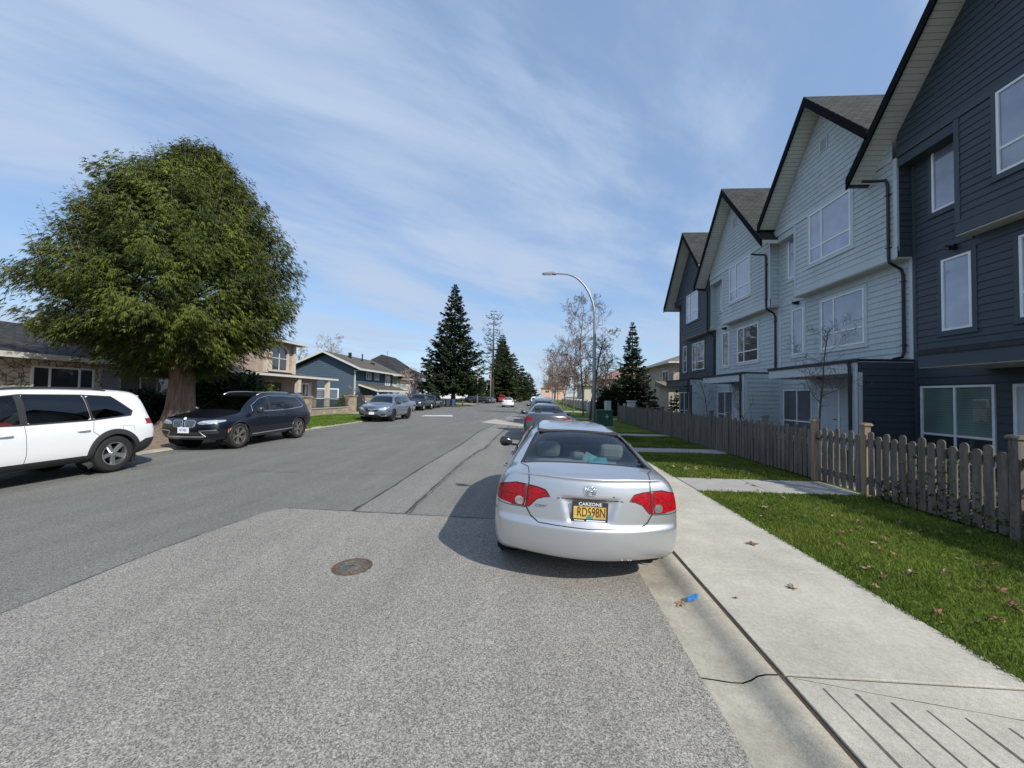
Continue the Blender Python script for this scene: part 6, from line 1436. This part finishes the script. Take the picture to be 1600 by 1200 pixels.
# fallen leaves: seven lobed oak leaves, each one its own object
leafc = [mat('dry_leaf_'+n_, c, .85, var=.3, vscale=30) for n_, c in (('tan', (.26, .17, .09)), ('brown', (.16, .09, .05)), ('pale', (.36, .28, .17)), ('rust', (.18, .08, .045)))]
def leafmesh(seed):
    rnd = random.Random(seed); mb = MB(); pts = []; n = 22
    for k in range(n):
        a = 2*math.pi*k/n; rr = (.045+.022*math.cos(a*5+rnd.uniform(-.3, .3)))*(1+.35*math.cos(a)); pts.append((rr*math.cos(a)*1.15, rr*math.sin(a)*.9, .006+.022*abs(math.sin(a+seed))*rnd.uniform(.5, 1.3)))
    mb.add([(0, 0, .003)]+pts, [(0, k+1, (k+1) % n+1) for k in range(n)]); mb.tube([(-.03, 0, .004), (-.075, .004, .01)], .0016, 4); return mb
protos = []
for s_ in range(6):
    o = obj('fallen_leaf', leafmesh(s_), leafc[s_ % 4], smooth=False); protos.append(o)
rnd = random.Random(44); spots = []
for cx, cy, k, sp_ in ((3.4, 5.9, 12, .35), (4.3, 5.2, 14, .7), (3.3, 4.0, 7, .25), (4.2, 3.7, 14, .6), (5.2, 5.2, 10, .5), (3.9, 8.9, 16, .5), (4.5, 9.6, 12, .6), (3.3, 9.6, 8, .2), (5.0, 11, 12, .8), (4.2, 14.5, 14, 1.0), (3.3, 3.2, 6, .2), (3.6, 2.7, 5, .3), (5.0, 6.7, 7, .5), (4.2, 7.9, 1, .1)):
    for _ in range(k):
        x, y = rnd.gauss(cx, sp_), rnd.gauss(cy, sp_)
        if 3.1 < x < 5.75: spots.append((x, y))
for i, (x, y) in enumerate(spots):
    o = protos[i] if i < 6 else protos[i % 6].copy()
    if i >= 6: col.objects.link(o)
    o.location = (x, y, .03); o.rotation_euler = (rnd.uniform(-.5, .5), rnd.uniform(-.5, .5), rnd.uniform(0, 6.28)); k = rnd.uniform(.4, .8); o.scale = (k, k, k)
    cn_ = ['tan', 'brown', 'pale', 'rust-red'][(i % 6) % 4]; zn_ = 'on the nearest lawn before the sunlit path' if y < 5 else 'on the lawn just before the sunlit path' if y < 7.4 else 'on the lawn between the first two garden paths' if y < 12.4 else 'on the shaded lawn beyond the second path'
    tag(o, cn_+' dry curled leaf lying '+zn_, 'leaf', cn_+' leaves '+zn_)
for i, (x, y, z, k, lb) in enumerate(((2.54, 4.73, .008, 1.0, 'dry reddish oak leaf on the sidewalk slab beside the silver sedan bumper'), (2.34, 3.67, .008, .8, 'curled brown leaf alone in the middle of the nearest full sidewalk slab'), (1.73, 3.44, .008, .35, 'tiny dark leaf scrap on the sidewalk near the kerb'), (1.27, 3.42, -.05, .75, 'crumpled brown leaf in the gutter beside the blue wrapper'), (4.3, 7.9, .014, .8, 'single leaf on the sunlit garden path'), (-2.3, 2.75, .006, .25, 'small dark leaf crumb on the pale asphalt'))):
    o = protos[(i+1) % 6].copy(); col.objects.link(o); o.location = (x, y, z); o.scale = (k, k, k*.8); o.rotation_euler = (.1, .1, i*1.3); tag(o, lb, 'leaf')
mb = MB(); mb.add([(-.05, -.02, .004), (.0, -.035, .012), (.05, -.02, .004), (.045, .02, .02), (.0, .03, .008), (-.045, .025, .022), (0, 0, .028), (-.09, -.01, .003)], [(0, 1, 6), (1, 2, 6), (2, 3, 6), (3, 4, 6), (4, 5, 6), (5, 0, 6), (0, 5, 7)])
o = obj('wrapper', mb, mat('blue_plastic', (.03, .16, .42), .35, var=.5, vscale=60)); o.location = (1.40, 3.47, -.022); o.rotation_euler = (0, -.15, .4); tag(o, 'crumpled blue plastic wrapper in the gutter behind the silver sedan', 'litter')

# loose grit on the pale asphalt
r = np.random.default_rng(77); n = 420; X = r.uniform(-3.9, 1.0, n); Y = r.uniform(1.6, 5.3, n)*r.uniform(.6, 1, n)+.6; sz = r.uniform(.0015, .005, n); a = r.uniform(0, 6.28, n); z0 = np.where(X > .6, -.03, np.where(X > 0, -.003, .0045))
V = []; 
for k in range(3): V.append(np.stack([X+np.cos(a+2.09*k)*sz*(1.8 if k == 0 else 1), Y+np.sin(a+2.09*k)*sz, z0], 1))
V.append(np.stack([X, Y, z0+sz*.9], 1)); V = np.stack(V, 1).reshape(-1, 3); i = np.arange(n)*4
F = np.concatenate([np.stack([i, i+1, i+3], 1), np.stack([i+1, i+2, i+3], 1), np.stack([i+2, i, i+3], 1)])
tag(npobj('grit', V, F, mat('grit', (.09, .075, .06), .9, var=.6, vscale=8)), 'loose dark grit and crumbs scattered over the pale asphalt', 'grit', kind='stuff')
# ================================================================ REMAINING CARS AND SMALL THINGS
def sedan(label, loc, rotz, pm, lvl=2, scale=(1, 1, 1), front=False, group=None, glass=tintglass):
    root = thing('parked_car', label, 'car', loc, rotz, group); bm = sedan_hull(lvl); c = Car(root, bm)
    W = .90
    for s in (1, -1):
        sel = lambda v, s=s: v.co.x*s > .5 and v.co.z > .8
        c.region([(3.33, .985), (3.05, 1.19), (2.74, 1.335), (2.42, 1.352), (2.42, .99)], 'x', sel, 12+(s < 0)*10); c.region([(2.34, .99), (2.34, 1.352), (1.75, 1.345), (1.35, 1.26), (1.15, 1.12), (1.20, 1.03)], 'x', sel, 13+(s < 0)*10)
        c.region([(s*.55, .93), (s*.80, .94), (s*.90, .84), (s*.90, .77), (s*.58, .80)], 'y', lambda v: v.co.y < .7, 3)
        c.region([(s*.46, .60), (s*.56, .68), (s*.80, .72), (s*.82, .62), (s*.6, .55)], 'y', lambda v: v.co.y > 3.8, 4)
    c.region([(-.64, .46), (.64, .46), (.49, 1.25), (-.49, 1.25)], 'z', lambda v: v.co.z > 1.0 and v.co.y < 1.5, 10); c.region([(-.70, 3.68), (.70, 3.68), (.54, 2.93), (-.54, 2.93)], 'z', lambda v: v.co.z > .92 and v.co.y > 2.7, 11)
    c.region([(-.36, .48), (.36, .48), (.32, .60), (-.32, .60)], 'y', lambda v: v.co.y > 3.9, 5)
    arches(c, (.93, 3.63), .315, .345, .88)
    c.split({0: ('body', pm), 3: ('tail_light', redl), 4: ('headlight', headl), 5: ('grille', plastic), 10: ('rear_window', glass), 11: ('windscreen', glass), 12: ('front_side_window', glass), 13: ('rear_side_window', glass), 22: ('front_side_window', glass), 23: ('rear_side_window', glass)})
    mb = MB()
    for s in (1, -1): c.line(mb, [(2.38, .96), (2.38, .5), (2.36, .28)], 'x', s, .008); c.line(mb, [(1.30, .98), (1.33, .72), (1.18, .55)], 'x', s, .008); c.line(mb, [(2.38, .99), (2.38, 1.35)], 'x', s, .09, .003)
    obj('panel_seams', mb, seam, root); mirrors(root, .86, 2.98, .97, pm, 1.05)
    for s in (1, -1):
        for y in (.93, 3.63): wheel(root, s*.765, y, .315, .315, .205, .205, 'five', alloy, 18, s)
    mb = MB(); mb.box(-.72, .72, .65, 3.6, .26, .34); mb.box(-.66, .66, .55, 1.05, .9, 1.0); mb.prism([(3.1, .3), (3.6, .3), (3.6, .9), (3.2, .92), (3.05, .8)], 0, -.72, .72); obj('cabin_trim', mb, darkin, root); seats(root, [(2.05, .55), (1.1, .55)], .7, 0, darkin)
    mb = MB(); h, nn = c.on('y', 0, .74, -1); mb.box(-.15, .15, h.y-.012, h.y, .67, .82); h, nn = c.on('y', 0, .5, 1); mb.box(-.15, .15, h.y, h.y+.012, .40, .52); obj('licence_plate', mb, platew, root)
    root.scale = scale; return root
g2 = sedan('dark grey sedan parked directly ahead of the silver sedan', (.43, 14.2, -.03), 0, grey_paint, 3, glass=carglass); g2.rotation_euler = (0, R(1.5), 0)
silverp = paint('silver_far', (.30, .32, .35), metal=.7, rough=.3)
bluep = paint('pale_blue_paint', (.20, .24, .30), metal=.5, rough=.3)
suv('pale silver-blue SUV third in the right-hand row of parked cars', (.50, 24.3, -.03), 0, bluep, 4.6, 1.66, .91, 1.03, .95, (.96, 3.6), .35, .22, alloy, 'five', lvl=2, seg=18, rear='hatch')
suv('white SUV with roof box far ahead in the right-hand row', (.60, 38, -.03), 0, white_paint, 4.6, 1.70, .90, 1.03, .95, (.96, 3.6), .35, .22, alloy, 'five', lvl=2, seg=16, rails=plastic)
sedan('pale car far ahead near the street end, right-hand row', (.3, 52, -.03), 0, silverp, 2)
suv('pale far SUV at the head of the right-hand row', (-.1, 66, -.03), 0, white_paint, 4.6, 1.68, .90, 1.03, .95, (.96, 3.6), .35, .22, alloy, 'five', lvl=2, seg=12)
mv = sedan('white sedan driving away along the middle of the street', (-4.05, 55.6, 0), R(1), white_paint, 2); mv.name = 'driving_car'
sedan('silver sedan half hidden behind the slate SUV before the pickup', (-12.95, 38.6, -.03), math.pi, silverp, 2, front=True)
sedan('dark sedan parked side-on past the boat', (-9.6, 80.3, -.02), R(78), blk_paint, 2)
sedan('black car nose behind the dark side-on sedan', (-9.6, 86, -.02), math.pi-.2, blk_paint, 2)
sedan('dark car on the driveway behind the side-on sedan', (-12.2, 83.5, 0), R(60), blk_paint, 2)
suv('black SUV on the brick house driveway behind the railing', (-17.6, 26.2, .02), R(22), blk_paint, 4.7, 1.68, .92, 1.03, .96, (.96, 3.65), .36, .23, alloyd, 'twin', lvl=2, seg=16, chromewin=chrome)
sedan('dark red car by the porch of the blue house', (-18.0, 46.5, .03), R(-90), paint('maroon_paint', (.06, .012, .014), rough=.3), 2)
suv('black SUV parked behind the dark pickup', (-13.2, 50.0, 0), math.pi, blk_paint, 4.7, 1.72, .95, 1.05, .98, (.96, 3.65), .37, .23, alloyd, 'twin', lvl=2, seg=14, front='plain')
suv('red vehicle far down the street left of the white driving car', (-8.6, 101, 0), math.pi, paint('red_paint', (.40, .03, .02), rough=.3), 4.7, 1.9, .95, 1.1, 1.0, (.96, 3.65), .37, .23, alloyd, 'twin', lvl=2, seg=12)
# pickup
def pickup():
    root = thing('pickup_truck', 'dark navy pickup truck with pale wheels parked facing the camera', 'truck', (-12.75, 44.4, -.02), math.pi); W = .93
    S = [([.1, .03, .02, .02, .05, .08], [(W*.7, .5), (W*.9, .55), (W*.95, .8), (W*.95, .98), (W*.93, 1.10), (W*.88, 1.16)], 1.14),
         (.3, [(W*.8, .42), (W, .5), (W*1.0, .8), (W*.98, 1.0), (W*.96, 1.12), (W*.90, 1.17)], 1.15), (1.2, [(W*.8, .42), (W, .48), (W, .8), (W*.98, 1.0), (W*.96, 1.12), (W*.9, 1.17)], 1.15),
         (2.0, [(W*.8, .4), (W, .46), (W, .8), (W*.98, 1.0), (W*.96, 1.12), (W*.9, 1.17)], 1.15), (2.12, [(W*.8, .4), (W, .46), (W, .8), (W*.98, 1.0), (W*.95, 1.13), (W*.80, 1.5)], 1.52), (2.3, [(W*.8, .4), (W, .46), (W, .8), (W*.98, 1.0), (W*.94, 1.12), (W*.74, 1.70)], 1.73),
         (2.9, [(W*.8, .4), (W, .46), (W, .8), (W*.98, 1.0), (W*.94, 1.12), (W*.74, 1.72)], 1.76), (3.3, [(W*.8, .4), (W, .46), (W, .8), (W*.98, 1.0), (W*.94, 1.11), (W*.74, 1.66)], 1.70), (3.65, [(W*.8, .4), (W, .46), (W, .8), (W*.98, 1.0), (W*.93, 1.08), (W*.82, 1.3)], 1.33),
         (3.95, [(W*.8, .4), (W, .46), (W, .8), (W*.97, .98), (W*.90, 1.06), (W*.8, 1.10)], 1.13), (4.8, [(W*.78, .42), (W*.97, .5), (W*.98, .78), (W*.95, .92), (W*.86, 1.0), (W*.74, 1.03)], 1.06), ([4.95, 5.02, 5.03, 5.0, 4.98, 4.94], [(W*.7, .42), (W*.9, .5), (W*.9, .72), (W*.88, .85), (W*.8, .94), (W*.68, .98)], 1.0)]
    bm = hull(S, 2, .04, .08); c = Car(root, bm); F = lambda v: v.co.y > 4.5
    for s in (1, -1):
        c.region([(3.62, 1.14), (3.30, 1.55), (3.1, 1.63), (2.75, 1.64), (2.75, 1.14)], 'x', lambda v, s=s: v.co.x*s > .5, 12+10*(s < 0)); c.region([(2.68, 1.14), (2.68, 1.64), (2.42, 1.62), (2.32, 1.2)], 'x', lambda v, s=s: v.co.x*s > .5, 13+10*(s < 0))
        c.region([(s*.55, .76), (s*.82, .76), (s*.82, .90), (s*.55, .90)], 'y', F, 3)
    c.region([(-.72, 3.92), (.72, 3.92), (.6, 3.42), (-.6, 3.42)], 'z', lambda v: v.co.z > 1.1, 11); c.region([(-.5, .72), (.5, .72), (.5, .9), (-.5, .9)], 'y', F, 5)
    arches(c, (1.15, 4.15), .37, .43, W, flare=.01, flm=plastic, fw=.04)
    c.split({0: ('body', navy_paint), 3: ('headlight', headl), 5: ('grille', plastic), 11: ('windscreen', tintglass), 12: ('side_window', tintglass), 13: ('rear_side_window', tintglass), 22: ('side_window', tintglass), 23: ('rear_side_window', tintglass)})
    mirrors(root, .9, 3.3, 1.2, plastic, 1.5)
    mb = MB(); mb.box(-W, W, 5.0, 5.12, .48, .62); obj('bumper', mb, chrome, root, bevel=.02); mb = MB(); mb.box(-.7, .7, .5, 4.4, .3, .5); obj('chassis', mb, well, root)
    for s in (1, -1):
        for y in (1.15, 4.15): wheel(root, s*.82, y, .37, .37, .25, .22, 'five', alloy, 18, s)
pickup()
# wheelie bins
def bin_(loc, label, m_, rot=0):
    root = thing('wheelie_bin', label, 'bin', loc, rot, 'wheelie bins at the driveway edge')
    mb = MB(); vs = []
    for z, a, b in ((.08, .22, .24), (.95, .29, .34)): vs += [(-a, -b, z), (a, -b, z), (a, b, z), (-a, b, z)]
    mb.add(vs, [(3, 2, 1, 0), (4, 5, 6, 7), (0, 1, 5, 4), (1, 2, 6, 5), (2, 3, 7, 6), (3, 0, 4, 7)]); obj('body', mb, m_, root, bevel=.02)
    mb = MB(); mb.prism([(-.37, .95), (.38, .95), (.40, .99), (.3, 1.04), (-.33, 1.01)], 0, -.31, .31); obj('lid', mb, m_, root, bevel=.015)
    for s in (1, -1): mb = MB(); mb.lathe([(.1, -.03), (.1, .03), (0, .03)], 12, Matrix.Translation((s*.27, .26, .10)) @ Matrix.Rotation(R(90), 4, 'Y')); obj('wheel', mb, rubber, root)
bd = mat('bin_dark', (.03, .04, .055), .6); bgm = mat('bin_green', (.02, .06, .045), .6); bb = mat('bin_blue', (.04, .07, .16), .6)
for i, (x, y, m_, lb) in enumerate(((-13.3, 50.9, bgm, 'green wheelie bin, leftmost of four behind the pickup'), (-12.9, 52.5, bd, 'dark grey wheelie bin, second from left'), (-12.6, 54.4, bd, 'dark bin, third from left, before the spruce trunk'), (-12.2, 55.8, bb, 'bluish wheelie bin nearest the orange cone'))): bin_((x, y, .02), lb, m_, .3*i)
cn = thing('traffic_cone', 'small orange traffic cone on the verge before the white boat', 'traffic cone', (-12.6, 66, .02)); om = mat('cone_orange', (.8, .15, .04), .6)
mb = MB(); mb.lathe([(.13, .03), (.02, .72), (0, .72)], 16); b_ = obj('cone', mb, om, cn, smooth=True); mb = MB(); mb.box(-.19, .19, -.19, .19, 0, .03); obj('base', mb, om, cn); mb = MB(); mb.lathe([(.085, .32), (.062, .46)], 16); obj('band', mb, platew, b_)
# boat on a trailer
B = thing('boat', 'white motor boat with cabin windows on a trailer in a driveway', 'boat', (-16.2, 73.5, .55), R(-62)); wb = mat('gelcoat', (.72, .74, .76), .25, coat=.5)
def section(y, w, k, s): return [(-w, y, s), (-w*.85, y, k+.35), (0, y, k), (w*.85, y, k+.35), (w, y, s)]
mb = MB(); ss = [section(-2.8, 1.05, .1, 1.05), section(-1, 1.1, .05, 1.05), section(1, 1.0, .08, 1.12), section(2.3, .6, .3, 1.22), section(3.2, .04, .9, 1.35)]
mb.add([p for s_ in ss for p in s_], [(i*5+j, i*5+j+1, i*5+6+j, i*5+5+j) for i in range(4) for j in range(4)]+[(0, 4, 3, 2, 1)]); mb.add([(s_[0][0], s_[0][1], s_[0][2]) for s_ in ss]+[(s_[4][0], s_[4][1], s_[4][2]) for s_ in ss[::-1]], [tuple(range(10))]); obj('hull', mb, wb, B)
mb = MB(); mb.prism([(-1.2, 1.05), (1.6, 1.15), (.9, 1.85), (-.2, 2.0), (-1.2, 1.95)], 0, -.75, .75); cb_ = obj('cabin', mb, wb, B, bevel=.05); mb = MB(); mb.prism([(-.9, 1.4), (1.0, 1.42), (.65, 1.78), (-.9, 1.82)], 0, -.76, .76); obj('window', mb, solidglass, cb_)
mb = MB(); mb.box(-.9, .9, -2.2, 2.6, -.15, .0); obj('trailer', mb, black, B)
for s in (1, -1): mb = MB(); mb.lathe([(.32, -.1), (.32, .1), (0, .1)], 18, Matrix.Translation((s*1.05, -.6, -.22)) @ Matrix.Rotation(R(90), 4, 'Y')); obj('wheel', mb, rubber, B)
# poles
for i, (x, y, h) in enumerate(((-11.3, 74, 7.5), (-11.0, 93, 10))):
    P_ = thing('utility_pole', ['weathered grey pole left of the small brick house', 'slender pale pole right of the small brick house'][i], 'pole', (x, y, 0)); mb = MB(); mb.tube([(0, 0, -.1), (0, 0, h)], [.16, .10], 10); obj('mast', mb, mat('pole_wood%d' % i, (.30, .27, .23), .9, var=.2), P_, smooth=True); mb = MB(); mb.box(-.6, .6, -.05, .05, h-.5, h-.4); obj('crossarm', mb, barkd, P_)
